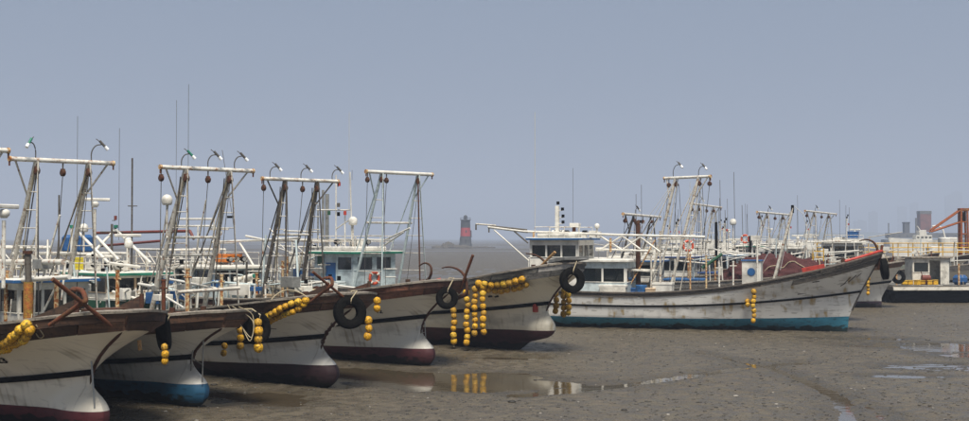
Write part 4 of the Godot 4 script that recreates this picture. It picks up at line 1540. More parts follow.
func rig_d(b: Boat):
	var h := b.hull
	gantry(b, {l = Vector2(262, 180), r = Vector2(338, 180), leg = M.dark_pipe, knee = M.dark_pipe, mid = 0.6, lamps = [[0.1, -0.7, 0.5], [0.5, -0.7, 0.5], [0.92, -0.7, 0.5]], blocks = [0.02, 0.52], ls = 0.42, lr = 0.08, back = 1.5, ropes = 3})
	bow_cheek(b, 340, 293, 368, 283, -0.8, M.rplank1)
	var c := bl(b, 213, 269, 1.25)
	var y0 := 1.55
	wheelhouse(b, {x = c.x, len = 3.0, hw = 1.25, y = y0, hgt = c.y - y0, sill = (c.y - y0) * 0.68, head = (c.y - y0) * 0.96, wall = M.pale_blue, trim = M.white, fw = 3, sw = 2})
	var ry := c.y + 0.14
	roof_kit(b, c.x - 2.8, c.x, 1.25, ry, 9)
	box("roof_hatch", bl(b, 229, 258, -0.6), Vector3(0.8, 0.36, 0.9), M.orange, b.node)
	radar(b, bl(b, 219, 231, -0.3), ry, -0.9, 0.9)
	bpipe(b, "boom", 96, 233, 0.8, 190, 231, -0.6, 0.07, M.boom_red)
	bpipe(b, "boom", 190, 231, -0.6, 194, 239, -0.6, 0.07, M.boom_red)
	bpipe(b, "boom", 100, 246, 0.5, 160, 241, 0.5, 0.06, M.boom_red)
	for q in [[180, 219, 215, 219], [170, 226, 214, 226], [160, 262, 210, 262], [168, 250, 182, 250], [168, 257, 182, 257]]:
		bpipe(b, "frame_pipe", q[0], q[1], 0.3, q[2], q[3], 0.0, 0.045, M.white_clean)
	for q in [[168, 250, 168, 275], [175, 250, 175, 275], [182, 248, 182, 275], [214, 215, 214, 268], [198, 226, 198, 268]]:
		bpipe(b, "frame_post", q[0], q[1], 0.3, q[2], q[3], 0.3, 0.035, M.white_pipe)
	# white raking tubes behind the gantry
	for q in [[212, 242, 262, 240], [262, 240, 300, 238], [246, 236, 265, 240], [213, 258, 246, 262], [240, 243, 254, 266]]:
		bpipe(b, "boom", q[0], q[1], -0.8, q[2], q[3], -0.8, 0.05, M.white_clean)
	whip(b, 176, 250, 100, 0.0)
	whip(b, 188, 250, 84, -0.4, 0.01)
	bpipe(b, "signal_line", 222, 150, 0.0, 236, 240, 0.0, 0.012, M.wire)
	box("signal_shape", bl(b, 230, 217, 0.0), Vector3(0.2, 0.1, 0.2), M.black, b.node)
	aft_frame(b, c.x - 3.2, -17.8, 1.5, 4.2, M.white_pipe)
	for q in [[236, 281, 254, 276], [205, 286, 258, 284], [232, 290, 262, 289]]:
		foam_roll(b, ["thick white roll with teal plug lying before the light blue wheelhouse", "long white roll lying before the light blue wheelhouse", "white roll lying low behind the orange crate"][[236, 205, 232].find(q[0])], bl(b, q[0], q[1], 0.4), bl(b, q[2], q[3], 0.2), 0.13, M.teal)
	cleat_box(b, "fish_bin", "rusty orange and white bin on deck beside the rusty posts", "bin", deck_at(b, 268, 300, 0.6), Vector3(0.7, 0.85, 0.7), M.peach)
	crate(b, "orange fish crate on the deck beside the rusty posts", deck_at(b, 254, 303, 0.9), 0.4, M.orange)
	for q in [[257, 305, 274, 0.9], [283, 300, 262, 0.6], [287, 300, 258, 0.3]]:
		hoist_post(b, q[0], q[1], q[2], q[3], 0.06, M.post)
	for q in [[262, 300, 266, 235], [299, 296, 296, 240]]:
		bpipe(b, "stay_pipe", q[0], q[1], 0.8, q[2], q[3], 0.6, 0.045, M.pale_blue_pipe)
	box("winch_bed", deck_at(b, 310, 296, 0.5) + Vector3(0, 0.3, 0), Vector3(1.0, 0.6, 0.8), M.pale_blue, b.node)
	var wd := nd("winch_drum", b.node)
	var wc := deck_at(b, 308, 292, 0.5) + Vector3(0, 0.85, 0)
	pipe("barrel", wc - Vector3(0, 0, 0.45), wc + Vector3(0, 0, 0.45), 0.16, M.rope, wd, 12)
	for q in [-0.45, 0.45]:
		pipe("flange", wc + Vector3(0, 0, q - 0.02), wc + Vector3(0, 0, q + 0.02), 0.28, M.rust_dark, wd, 14)
	numerals(b, "12", 379, 311, 0.27)
	hook_anchor(b, "rust brown hooked anchor standing on the reddish brown bow", [[419, 266], [425, 263], [430.5, 266], [431, 274], [426, 284], [421, 294]], 0.35, 0.075, M.rust_dark, [], M.rust)
	hook_anchor(b, "brown anchor with upright wooden stock behind the small bow tyre", [[442, 268], [450, 267], [459, 270], [465, 277], [467, 288]], -0.7, 0.07, M.rust_dark, [459, 293, 473, 255], M.rust)
	bpipe(b, "bow_plank", 395, 290, 1.2, 425, 281, 0.4, 0.08, M.rust_dark)
	tyre(b, "small black tyre on the bow tip of the boat with reddish brown bulwark", 447, 298, 0.82, 0.7)
	# boarding ladder by the stem
	for q in [[423, 342, 421, 312], [426, 340, 424, 310]]:
		bpipe(b, "boarding_rod", q[0], q[1], 0.0, q[2], q[3], 0.0, 0.018, M.steel)
	for k in 4:
		bpipe(b, "boarding_rung", 415, 322 + 6 * k, 0.05, 425, 318 + 7 * k, 0.0, 0.014, M.steel)
	var pole := nd("hook_pole", b.node)
	pipe("pole", bl(b, 418, 178, -0.1), bl(b, 420, 284, 0.1), 0.03, M.rust_dark, pole, 6)
	bpipe(b, "red_white_pole", 433, 281, -0.3, 441, 279, -0.5, 0.05, M.red)

func rig_e(b: Boat):
	var h := b.hull
	gantry(b, {l = Vector2(366, 172), r = Vector2(432, 174), leg = M.pale_blue_pipe, beam = M.white_clean, mid = 0.62, blocks = [0.02, 0.3], back = 1.9, br = 0.085, ls = 0.55, rungs = 5})
	var c := bl(b, 353, 254, 1.3)
	var y0 := 1.75
	wheelhouse(b, {x = c.x, len = 2.9, hw = 1.3, y = y0, hgt = c.y - y0, sill = (c.y - y0) * 0.66, head = (c.y - y0) * 0.93, wall = M.pale_blue, trim = M.teal, fw = 2, sw = 1, pw = 0.28, door = {w = 0.8, m = M.blue, off = 0.75}, visor = true, over = 0.35})
	# lower casing alongside, with rail and shelf
	box("side_locker", Vector3(c.x - 1.6, y0 + 0.5, 1.65), Vector3(2.4, 0.9, 0.5), M.pale_blue, b.node)
	box("side_light_board", Vector3(c.x - 2.4, c.y - 0.3, 1.36), Vector3(0.4, 0.45, 0.05), M.green, b.node)
	var ry := c.y + 0.14
	roof_kit(b, c.x - 2.8, c.x, 1.3, ry + 0.15, 31)
	lifebuoy("orange lifebuoy on the front wall of the wheelhouse with the blue door", b.node.transform * (bx_(b, 374.5, 278, c.x + 0.11)), b.node.transform.basis.x, 0.34)
	for q in [[323, 190, 250, 0.06], [327, 194, 250, 0.1], [318, 205, 262, 0.04]]:
		var p0 := bl(b, q[0], q[2], -0.2)
		bpipe(b, "exhaust_pipe", q[0], q[2], -0.2, q[0], q[1], -0.2, q[3], M.steel)
	var mt := nd("light_mast", b.node)
	for q in [[336, 175, 336, 250], [317, 210, 350, 210], [336, 229, 352, 218], [350, 172, 352, 240], [345, 210, 345, 245]]:
		bpipe(b, "pole", q[0], q[1], 0.0, q[2], q[3], 0.0, 0.035, M.white_clean, mt)
	for q in [[339, 184, M.red], [338.5, 205, M.dark_pipe], [338.5, 214, M.black], [329, 213, M.green], [345, 213, M.red]]:
		bpipe(b, "lamp", q[0], q[1] - 2, 0.1, q[0], q[1] + 2, 0.1, 0.075, q[2], mt)
	dome(b, bl(b, 353, 221, 0.0), 0.22, ry)
	whip(b, 349, 225, 112, 0.2, 0.012, M.wire_light)
	whip(b, 352, 180, 170, 0.2)
	for q in [[276, 239, 392, 240], [276, 246, 330, 248], [284, 231, 320, 232], [270, 229, 280, 239], [380, 248, 404, 232], [385, 240, 410, 228]]:
		bpipe(b, "frame_pipe", q[0], q[1], -0.4, q[2], q[3], -0.4, 0.045, M.white_clean)
	for q in [[276, 239, 276, 270], [292, 239, 292, 275], [308, 239, 308, 272]]:
		bpipe(b, "frame_post", q[0], q[1], -0.4, q[2], q[3], -0.4, 0.04, M.white_clean)
	for q in [[384, 269, 397, 269], [386, 277, 396, 277], [353, 282, 370, 282]]:
		bpipe(b, "guard_bar", q[0], q[1], 0.6, q[2], q[3], 0.4, 0.03, M.white_clean)
	aft_frame(b, c.x - 3.2, -17.8, 1.5, 4.6, M.white_pipe)
	drum(b, "steel drum standing on the deck beside the pale blue gantry leg", deck_at(b, 404, 290, 0.0), M.steel)
	drum(b, "pale blue drum standing on the grey foredeck behind the float garland", deck_at(b, 520, 270, -0.6), M.pale_blue, 0.26, 0.8)
	# letters too small to read: two short dark strokes
	var tg := nd("hull_number", b.node)
	for q in [[488.5, 492.5], [495, 498.5]]:
		pipe("stroke", hit(b, q[0], 296.3, 0.012), hit(b, q[1], 295.7, 0.012), 0.045, M.black, tg, 5)
	# garland and hanging strings
	rail_floats(b, "upper garland of yellow floats along the grey bulwark", [Vector2(478, 281), Vector2(487, 281), Vector2(497, 282), Vector2(507, 280), Vector2(517, 278), Vector2(527, 274)], 1.0)
	rail_floats(b, "lower garland of yellow floats along the grey bulwark", [Vector2(480, 287), Vector2(490, 287), Vector2(500, 288), Vector2(510, 286), Vector2(520, 284), Vector2(528, 280)], 1.0)
	hang_floats(b, "longest hanging string of yellow floats, next to the small bow tyre", 455.5, 298, 344, 0.92, 0.2)
	hang_floats(b, "second hanging string of yellow floats, from the small bow tyre", 469, 287, 340, 0.92, 0.2)
	hang_floats(b, "third hanging string of yellow floats, from the small bow tyre", 477, 283, 331, 0.92, 0.22)
	hang_floats(b, "hanging string of yellow floats just below the garland's end", 485, 281, 330, 0.92, 0.2)
	cluster(b, "short yellow float string behind the stem of the cream boat with grey bulwark", 541, 296, 312, 0.9, true)
	cluster(b, "yellow float string in the shade behind the stem, before the blue boot stripe", 550, 291, 314, 0.9, true)
	cluster(b, "yellow float string just below the oval tyre at the grey bow tip", 558, 287, 315, 0.9, true)
	cluster(b, "yellow float string touching the oval tyre at the grey bow tip", 562, 292, 316, 0.9, true)
	tyre(b, "large black tyre tilted on the grey bow tip", 572, 280, 1.08, 0.6)
	hook_anchor(b, "brown anchor with pale wooden stock on the grey bow", [[526, 253.5], [535, 255], [543, 260], [548, 267], [549, 278]], 0.1, 0.08, M.rust_dark, [534, 273, 555, 252], M.wood_pale)
	cleat_box(b, "bow_locker", "white covered locker on the grey foredeck beside the anchor", "locker", deck_at(b, 561, 268, -0.1) + Vector3(0, 0.55, 0), Vector3(0.9, 0.35, 0.7), M.foam)
	rope_coil(b, "coil of white rope at the grey bow tip above the tilted tyre", Vector3(h.rake - 0.8, h.rail(h.rake - 0.8) + 0.06, -0.2), 0.35, M.foam)
	box("bow_plate", Vector3(h.rake - 0.25, h.yb + 0.16, 0), Vector3(0.9, 0.14, 1.5), M.inner_grey, b.node, Basis(Vector3.BACK, 0.15))
	box("bow_bumper", hit(b, 535.5, 307, 0.06), Vector3(0.15, 0.35, 0.2), M.red, b.node)

# crowded white pipes, rails and boxes over the aft deck
func aft_clutter(b: Boat, x0: float, x1: float, seed_: int, top: float):
	var r := RandomNumberGenerator.new()
	r.seed = seed_
	var h := b.hull
	var fr := nd("deck_frame", b.node)
	for k in 34:
		var x := r.randf_range(x0, x1)
		var z := r.randf_range(-1.6, 1.6)
		var y := h.deck(x)
		var tp := y + r.randf_range(1.3, top)
		var m: Material = [M.white_clean, M.white_pipe, M.grey_pipe, M.white_clean, M.pale_blue_pipe, M.dark_pipe, M.white_clean][k % 7]
		pipe("upright", Vector3(x, y, z), Vector3(x + r.randf_range(-0.35, 0.35), tp, z + r.randf_range(-0.2, 0.2)), r.randf_range(0.02, 0.05), m, fr, 6)
		if k % 2 == 0:
			pipe("spar", Vector3(x, tp - 0.1, z), Vector3(x + r.randf_range(-2.4, 2.4), tp + r.randf_range(-0.5, 0.3), z + r.randf_range(-0.8, 0.8)), r.randf_range(0.025, 0.06), m, fr, 6)
		if k % 4 == 0:
			box("fitting", Vector3(x, tp - r.randf_range(0.1, 0.5), z), Vector3(r.randf_range(0.25, 0.8), r.randf_range(0.15, 0.45), r.randf_range(0.25, 0.7)), [M.white_clean, M.foam, M.steel, M.tarp_blue, M.white][(k / 4) % 5], fr)
		if k % 9 == 0:
			pipe("lamp", Vector3(x, tp, z), Vector3(x, tp + 0.18, z), 0.08, M.black, fr, 8)
	# sagging lines between the uprights
	for k in 6:
		var a := Vector3(r.randf_range(x0, x1), h.deck(x0) + r.randf_range(1.5, top), r.randf_range(-1.5, 1.5))
		var c := Vector3(r.randf_range(x0, x1), h.deck(x0) + r.randf_range(1.2, top), r.randf_range(-1.5, 1.5))
		sweep("slack_line", smooth_pts([a, (a + c) / 2 - Vector3(0, r.randf_range(0.1, 0.5), 0), c], 5), 0.014, M.rope if k % 2 else M.wire, fr, 5)

# ------------------------------------------------------------------ the long boat lying broadside
func build_long_boat():
	var b := make_boat({foot = Vector2(848, 331.5), phi = 18.0, label = "long white boat lying broadside with blue boot stripe, rust streaks and red bow pipe",
		h = {L = 19.0, yb = 3.95, ym = 1.9, ys = 2.3, rake = 1.5, bulb = 0.0, boot_b = 0.85, boot_m = 0.65, str_b = 2.2, str_m = 1.25, B = 2.4, wood = 0.2, cut = 0.15, spow = 1.15, sbase = 0.7}, paint = paint(C(236, 237, 236), true), bottom = bottom_paint(C(46, 122, 146)), plank = "dplank", cap = M.cap_dark, inner = M.inner_grey, stem = M.dark_pipe, strw = 0.05, group = "fishing boats lying broadside"})
	var h := b.hull
	# extra weathered top strake along the bow
	mi("bow_strake", strake(h, func(x): return h.sill(x) - 0.24, func(x): return h.sill(x) - 0.02, 0.55, 1.0, 14, -0.03, 0.03, 1.0), M.dplank2, b.node)
	var c := bl(b, 578, 240, 1.75)
	var y0 := 1.4
	var hg := c.y - y0
	wheelhouse(b, {x = c.x, len = 2.6, hw = 1.75, y = y0, hgt = hg, sill = hg - 0.95, head = hg - 0.28, wall = M.white_clean, trim = M.blue, fw = 3, sw = 3, ssill = hg - 0.9, over = 0.3, visor = true})
	# lower cabin in front
	var c2 := bl(b, 626, 262, 1.75)
	var ln := c2.x - c.x
	wheelhouse(b, {x = c2.x, len = ln - 0.05, hw = 1.72, y = y0, hgt = c2.y - y0, sill = (c2.y - y0) * 0.5, head = (c2.y - y0) * 0.84, wall = M.pale_blue, post = M.white_clean, trim = M.white_clean, fw = 2, sw = 2, over = 0.2})
	box("side_bench", bl(b, 613, 286, 1.9), Vector3(1.45, 0.12, 0.5), M.white_clean, b.node)
	box("bench_front", bl(b, 613, 289.5, 1.95), Vector3(1.35, 0.28, 0.4), M.white, b.node)
	var ry := c.y + 0.14
	roof_kit(b, c.x - 2.4, c.x, 1.7, ry, 77)
	# white mast tower with lamps
	var mt := nd("light_mast", b.node)
	var m0 := bl(b, 557, 238, 0.3)
	var m1 := bl(b, 557.5, 206, 0.3)
	box("tower", (m0 + m1) / 2, Vector3(0.2, m1.y - m0.y, 0.2), M.white_clean, mt)
	for q in [[558, 203], [562.5, 209], [563, 216], [563, 222]]:
		bpipe(b, "lamp", q[0], q[1] - 1.5, 0.3, q[0], q[1] + 1.5, 0.3, 0.085, M.black, mt)
		bpipe(b, "bracket", q[0], q[1] + 1.5, 0.3, 557, q[1] + 1.5, 0.3, 0.02, M.white_clean, mt)
	box("radar_housing", bl(b, 575, 225, 0.2), Vector3(0.5, 0.2, 0.5), M.white_clean, b.node)
	bpipe(b, "radar_stand", 574, 226, 0.2, 574, 240, 0.2, 0.1, M.rust)
	bpipe(b, "radar_post", 579, 240, 0.2, 579, 226, 0.2, 0.05, M.white_clean)
	whip(b, 535, 250, 112, 0.6, 0.02, M.wire_light)
	whip(b, 573, 226, 168, 0.0)
	bpipe(b, "roof_pole", 533.5, 300, 1.6, 533.5, 232, 1.6, 0.05, M.post)
	# stern boom with hooks and stay
	var bm := nd("stern_boom", b.node)
	for q in [[476, 224, 496, 225.5, 0.045, M.grey_pipe], [488, 227, 528, 232, 0.07, M.white_clean], [490, 226, 527, 230, 0.05, M.dark_pipe], [476, 224, 476, 230, 0.045, M.dark_pipe], [489, 227, 489, 232.5, 0.04, M.dark_pipe], [494, 230, 529, 261, 0.04, M.white_clean], [514, 231, 528, 243, 0.045, M.dark_pipe]]:
		bpipe(b, "spar", q[0], q[1], -0.8, q[2], q[3], -0.8, q[4], q[5], bm)
	# long boom stowed forward along the deck with X braced truss under it
	var tr := nd("stowed_boom", b.node)
	for q in [[524, 231.5, 620, 235], [620, 235, 705, 237], [596, 249, 648, 251], [600, 236, 622, 250], [622, 236, 600, 250], [622, 236, 640, 249], [640, 237, 622, 250], [640, 237, 660, 252]]:
		bpipe(b, "tube", q[0], q[1], 0.9, q[2], q[3], 0.9, 0.05 if q[1] > 232 and q[3] > 236 and q[0] != 620 else 0.065, M.white_clean, tr)
	bpipe(b, "truss_post", 610.5, 238, 0.95, 610.5, 252, 0.95, 0.06, M.post, tr)
	for q in [[584, 233, 3], [593, 231, 4], [599, 232, 2]]:
		box("roof_box", bl(b, q[0], q[1] + 3, 0.2), Vector3(0.18 * q[2] / 2.0, 0.35, 0.4), M.white_clean, b.node)
	dome(b, bl(b, 597, 226, 0.2), 0.14, ry)
	# dark exhaust
	var ex := nd("exhaust_stack", b.node)
	var e0 := bl(b, 638, 292, 0.2)
	e0.y = h.deck(e0.x)
	pipe("pipe", e0, bl(b, 638, 224, 0.2), 0.13, M.rust_dark, ex, 12)
	pipe("rain_cap", bl(b, 638, 224, 0.2), bl(b, 636.5, 221, 0.2), 0.15, M.rust_dark, ex, 12)
	# mast gantry
	gantry(b, {l = Vector2(670, 176), r = Vector2(702, 178), hw = 1.5, yaw = 62.0, leg = M.grey_pipe, mid = 0.52, back = 1.7, fwd = -1.1, ls = 0.5, rungs = 3, lr = 0.08, lamps = [[0.25, 0.2, 0.55], [0.8, 0.2, 0.7]], blocks = [0.02, 0.9]})
	# wires of the mast
	for q in [[676, 180, 640, 238], [678, 182, 655, 290], [690, 182, 690, 290], [698, 182, 715, 250], [697, 182, 676, 240], [674, 182, 620, 255]]:
		bpipe(b, "rigging_wire", q[0], q[1], 0.0, q[2], q[3], 0.3, 0.014, M.wire_light)
	# deck posts, boxes and barrels between mast and cabin
	for q in [[651, 300, 255, 0.9, 0.05], [660, 300, 232, 0.6, 0.05]]:
		hoist_post(b, q[0], q[1], q[2], q[3], q[4], M.grey_pipe)
	for q in [[630, 285, 655, 240]]:
		bpipe(b, "stay_pipe", q[0], q[1], 0.7, q[2], q[3], 0.2, 0.04, M.post)
	cleat_box(b, "gear_locker", "white gear locker on the deck between the rusty mast legs", "locker", deck_at(b, 663, 292, 0.8), Vector3(1.0, 1.15, 0.8), M.white_clean)
	cleat_box(b, "bait_bin", "cream bin beside the blue drum on the broadside boat", "bin", deck_at(b, 651, 290, 1.0), Vector3(0.5, 0.9, 0.6), M.peach)
	drum(b, "blue steel drum standing beside the dark exhaust stack", deck_at(b, 641, 290, 1.0), M.blue, 0.3, 1.05)
	drum(b, "dark barrel lying on its side in front of the blue drum", deck_at(b, 636, 292, 1.3) + Vector3(0, 0.35, 0), M.rust_dark, 0.26, 0.5, 0.01)
	cleat_box(b, "blue_chest", "blue chest with white lid in front of the lower cabin", "chest", deck_at(b, 627, 284, 0.4) + Vector3(0, 0.1, 0), Vector3(1.3, 0.8, 0.7), M.tarp_blue)
	box("awning", bl(b, 640, 270, 0.0), Vector3(1.7, 0.1, 1.4), M.foam, b.node, Basis(Vector3.BACK, -0.05))
	# foredeck cabin box with blue round door mark
	var k := bl(b, 751, 278, 0.6)
	k.y = h.deck(k.x)
	var topk := bl(b, 751, 261, 0.6).y
	box("deck_house", Vector3(k.x, (k.y + topk) / 2, 0.1), Vector3(0.95, topk - k.y, 1.0), M.white_clean, b.node)
	pipe("round_hatch", Vector3(k.x, topk - 0.55, 0.6), Vector3(k.x, topk - 0.55, 0.63), 0.2, M.blue, b.node, 16)
	box("deck_house_trim", Vector3(k.x, topk + 0.02, 0.1), Vector3(1.05, 0.06, 1.1), M.blue, b.node)
	for q in [[757, 291, 241, 0.9], [733, 291, 262, 0.8], [706, 290, 256, 0.7], [690, 292, 255, 0.7], [719, 290, 264, 0.5]]:
		hoist_post(b, q[0], q[1], q[2], q[3], 0.045, M.post if int(q[0]) % 2 == 0 else M.white_pipe)
	crate(b, "blue fish crate on the broadside boat's deck before the white deck house", deck_at(b, 730, 285, 1.1), 0.1, M.tarp_blue)
	crate(b, "red fish crate on the broadside boat's deck among the rusty posts", deck_at(b, 684, 292, 1.3), 0.2, M.red)
	crate(b, "orange fish crate on the broadside boat's deck before the white deck house", deck_at(b, 740, 281, 0.9), 0.2, M.orange)
	for q in [[697, 290], [704, 289], [713, 288], [722, 287]]:
		var s := deck_at(b, q[0], q[1], 1.2)
		cleat_box(b, "foam_box", "white foam box in the line on the broadside boat's side deck", "box", s, Vector3(0.55, 0.45, 0.45), M.foam, "foam boxes on the broadside boat")
	# green net rope on a spar
	bpipe(b, "green_spar", 702, 268, 0.5, 722, 254, 0.2, 0.09, M.green)
	# derrick over the net
	var dk := nd("derrick", b.node)
	var d0 := bl(b, 770, 282, 0.0)
	d0.y = h.deck(d0.x)
	pipe("pole", d0 + Vector3(0, 0, 0.25), bl(b, 793, 208, 0.0), 0.075, M.grey_pipe, dk)
	pipe("pole", d0 - Vector3(0, 0, 0.25), bl(b, 793, 208, 0.0), 0.075, M.grey_pipe, dk)
	for i in 6:
		var w := 0.1 + i * 0.13
		pipe("rung", (d0 + Vector3(0, 0, 0.25)).lerp(bl(b, 793, 208, 0.0), w), (d0 - Vector3(0, 0, 0.25)).lerp(bl(b, 793, 208, 0.0), w), 0.03, M.grey_pipe, dk, 6)
	box("head_block", bl(b, 792.5, 209, 0.0), Vector3(0.14, 0.4, 0.14), M.black, dk)
	for q in [[794, 206, 803, 214], [803, 214, 816, 262], [790, 212, 760, 268], [792, 214, 780, 270]]:
		bpipe(b, "wire", q[0], q[1], 0.0, q[2], q[3], 0.0, 0.016, M.wire_light, dk)
	# red pipe along the bow rail and red plate
	var p0 := hit(b, 812, 279, 0.0)
	for s in [1.0]:
		var pts := []
		for i in 9:
			var u := lerpf(0.70, 0.985, i / 8.0)
			var p := hull_pt(h, u, 1.0, h.rail, h.rail)
			pts.append(Vector3(p.x, p.y + 0.13, maxf(h.hb(p.x, p.y) - 0.06, 0.0)))
		sweep("bow_pipe", pts, 0.075, M.red, b.node, 8)
	var u0 := rail_u(b, 1.0, 813, 0.4)
	var q0 := hull_pt(h, u0, 1.0, h.rail, h.rail)
	box("red_board", Vector3(q0.x, q0.y + 0.16, h.hb(q0.x, q0.y) - 0.1), Vector3(1.1, 0.26, 0.05), M.red, b.node, Basis(Vector3.BACK, 0.2))
	hook_anchor(b, "dark hooked anchor with upright stock on the peeling bow above the tyres", [[859, 241], [866, 239.5], [873, 242], [877, 249], [878, 260]], 0.0, 0.085, M.rust_dark, [878, 270, 882, 245], M.rust)
	tyre(b, "black tyre seen edge on at the peeling bow's tip", 884, 269, 1.1, 0.1)
	hang_floats(b, "straight hanging string of yellow floats amidships on the broadside boat", 753, 288, 322, 0.85, 0.15)
	hang_floats(b, "short string of two yellow floats beside the long string amidships", 747, 298, 304, 0.9, 0.15)
	# wear marks on the bow: dark scraped patches standing on the paint
	var wn := nd("peeled_patch", b.node)
	for q in [[812, 282, 819, 281], [843, 284, 850, 277], [848, 282, 856, 275], [856, 277, 861, 273], [840, 286, 845, 283], [797, 294, 806, 293]]:
		pipe("patch", hit(b, q[0], q[1], -0.02), hit(b, q[2], q[3], -0.02), 0.05, M.dark_pipe, wn, 6)

# ------------------------------------------------------------------ boats behind
func back_boat(s: Dictionary) -> Boat:
	s["near"] = false
	if not s.has("group"): s["group"] = "boats crowded behind the broadside boat"
	var b := make_boat(s)
	var h := b.hull
	var r := RandomNumberGenerator.new()
	r.seed = s.seed
	if s.has("gl"):
		gantry(b, {l = s.gl, r = s.gr, leg = s.get("legm", M.grey_pipe), mid = 0.55, blocks = [0.05, 0.5], rungs = 5, back = 1.2, bs = 1.0, lamps = [[0.3, -0.7, 0.4]]})
	if s.has("wc"):
		var c := bl(b, s.wc.x, s.wc.y, 1.4)
		var y0 := h.deck(c.x)
		var hg := maxf(c.y - y0, 1.5)
		wheelhouse(b, {x = c.x, len = s.get("wl", 3.2), hw = 1.4, y = y0, hgt = hg, sill = hg * 0.55, head = hg * 0.9, wall = s.get("wm", M.white_clean), trim = s.get("wt", M.blue), fw = 3, sw = 3, over = 0.3, visor = true})
		roof_kit(b, c.x - s.get("wl", 3.2) + 0.3, c.x, 1.4, y0 + hg + 0.14, s.seed)
		var ry := y0 + hg + 0.1
		var mp := Vector3(c.x - 1.2, ry + r.randf_range(1.8, 2.6), 0.2)
		mast(b, mp, ry, M.white_clean, [[mp.y - 0.3, 0.7], [mp.y - 0.9, 0.5]], [[mp.y - 0.2, 0.5, M.black], [mp.y - 0.8, -0.3, M.red], [mp.y, 0.0, M.black]])
		radar(b, Vector3(c.x - 0.6, ry + r.randf_range(0.9, 1.5), -0.5), ry, r.randf() * 3.0, 1.1)
		for k in 3:
			var x := c.x - r.randf_range(0.3, 2.8)
			var z := r.randf_range(-1.2, 1.2)
			pipe("whip_antenna", Vector3(x, ry, z), Vector3(x + r.randf_range(-0.1, 0.1), ry + r.randf_range(2.5, 4.5), z), 0.014, M.wire, b.node, 5)
		if s.get("aft", true):
			aft_frame(b, c.x - s.get("wl", 3.2) - 0.3, -h.L + 0.8, 1.5, y0 + hg - 0.1, M.white_clean)
		# raised white trunk and gear on the fore deck
		var tx := c.x + 1.6
		box("hatch_coaming", Vector3(tx, h.deck(tx) + 0.4, 0), Vector3(2.2, 0.8, 2.0), M.white, b.node)
		box("hatch_cover", Vector3(tx, h.deck(tx) + 0.86, 0), Vector3(2.4, 0.1, 2.2), s.get("wt", M.blue), b.node)
		for k in 4:
			var x := c.x + r.randf_range(2.8, 7.0)
			var z := r.randf_range(-1.3, 1.3)
			var n := nd("deck_post", b.node)
			pipe("post", Vector3(x, h.deck(x), z), Vector3(x, h.deck(x) + r.randf_range(1.2, 2.2), z), 0.06, [M.post, M.white_pipe, M.white_pipe, M.rust][k], n)
			pipe("pin", Vector3(x - 0.2, h.deck(x) + 1.0, z), Vector3(x + 0.2, h.deck(x) + 1.0, z), 0.03, M.rust, n, 6)
	# rails, spars and small white fittings over the decks
	var fr := nd("deck_frame", b.node)
	for k in 16:
		var x := r.randf_range(-h.L + 1.0, -2.0)
		var z := r.randf_range(-1.4, 1.4)
		var y := h.deck(x)
		var top := y + r.randf_range(1.2, 3.2)
		var m: Material = [M.white_clean, M.white_pipe, M.grey_pipe, M.pale_blue_pipe, M.white_clean][k % 5]
		pipe("upright", Vector3(x, y, z), Vector3(x + r.randf_range(-0.3, 0.3), top, z), r.randf_range(0.025, 0.05), m, fr, 6)
		if k % 2 == 0:
			pipe("spar", Vector3(x, top - 0.1, z), Vector3(x + r.randf_range(1.2, 3.0), top + r.randf_range(-0.6, 0.4), z + r.randf_range(-0.6, 0.6)), r.randf_range(0.025, 0.05), m, fr, 6)
		if k % 5 == 0:
			box("fitting", Vector3(x, top, z), Vector3(r.randf_range(0.3, 0.7), r.randf_range(0.2, 0.4), r.randf_range(0.3, 0.6)), M.white_clean, fr)
	return b

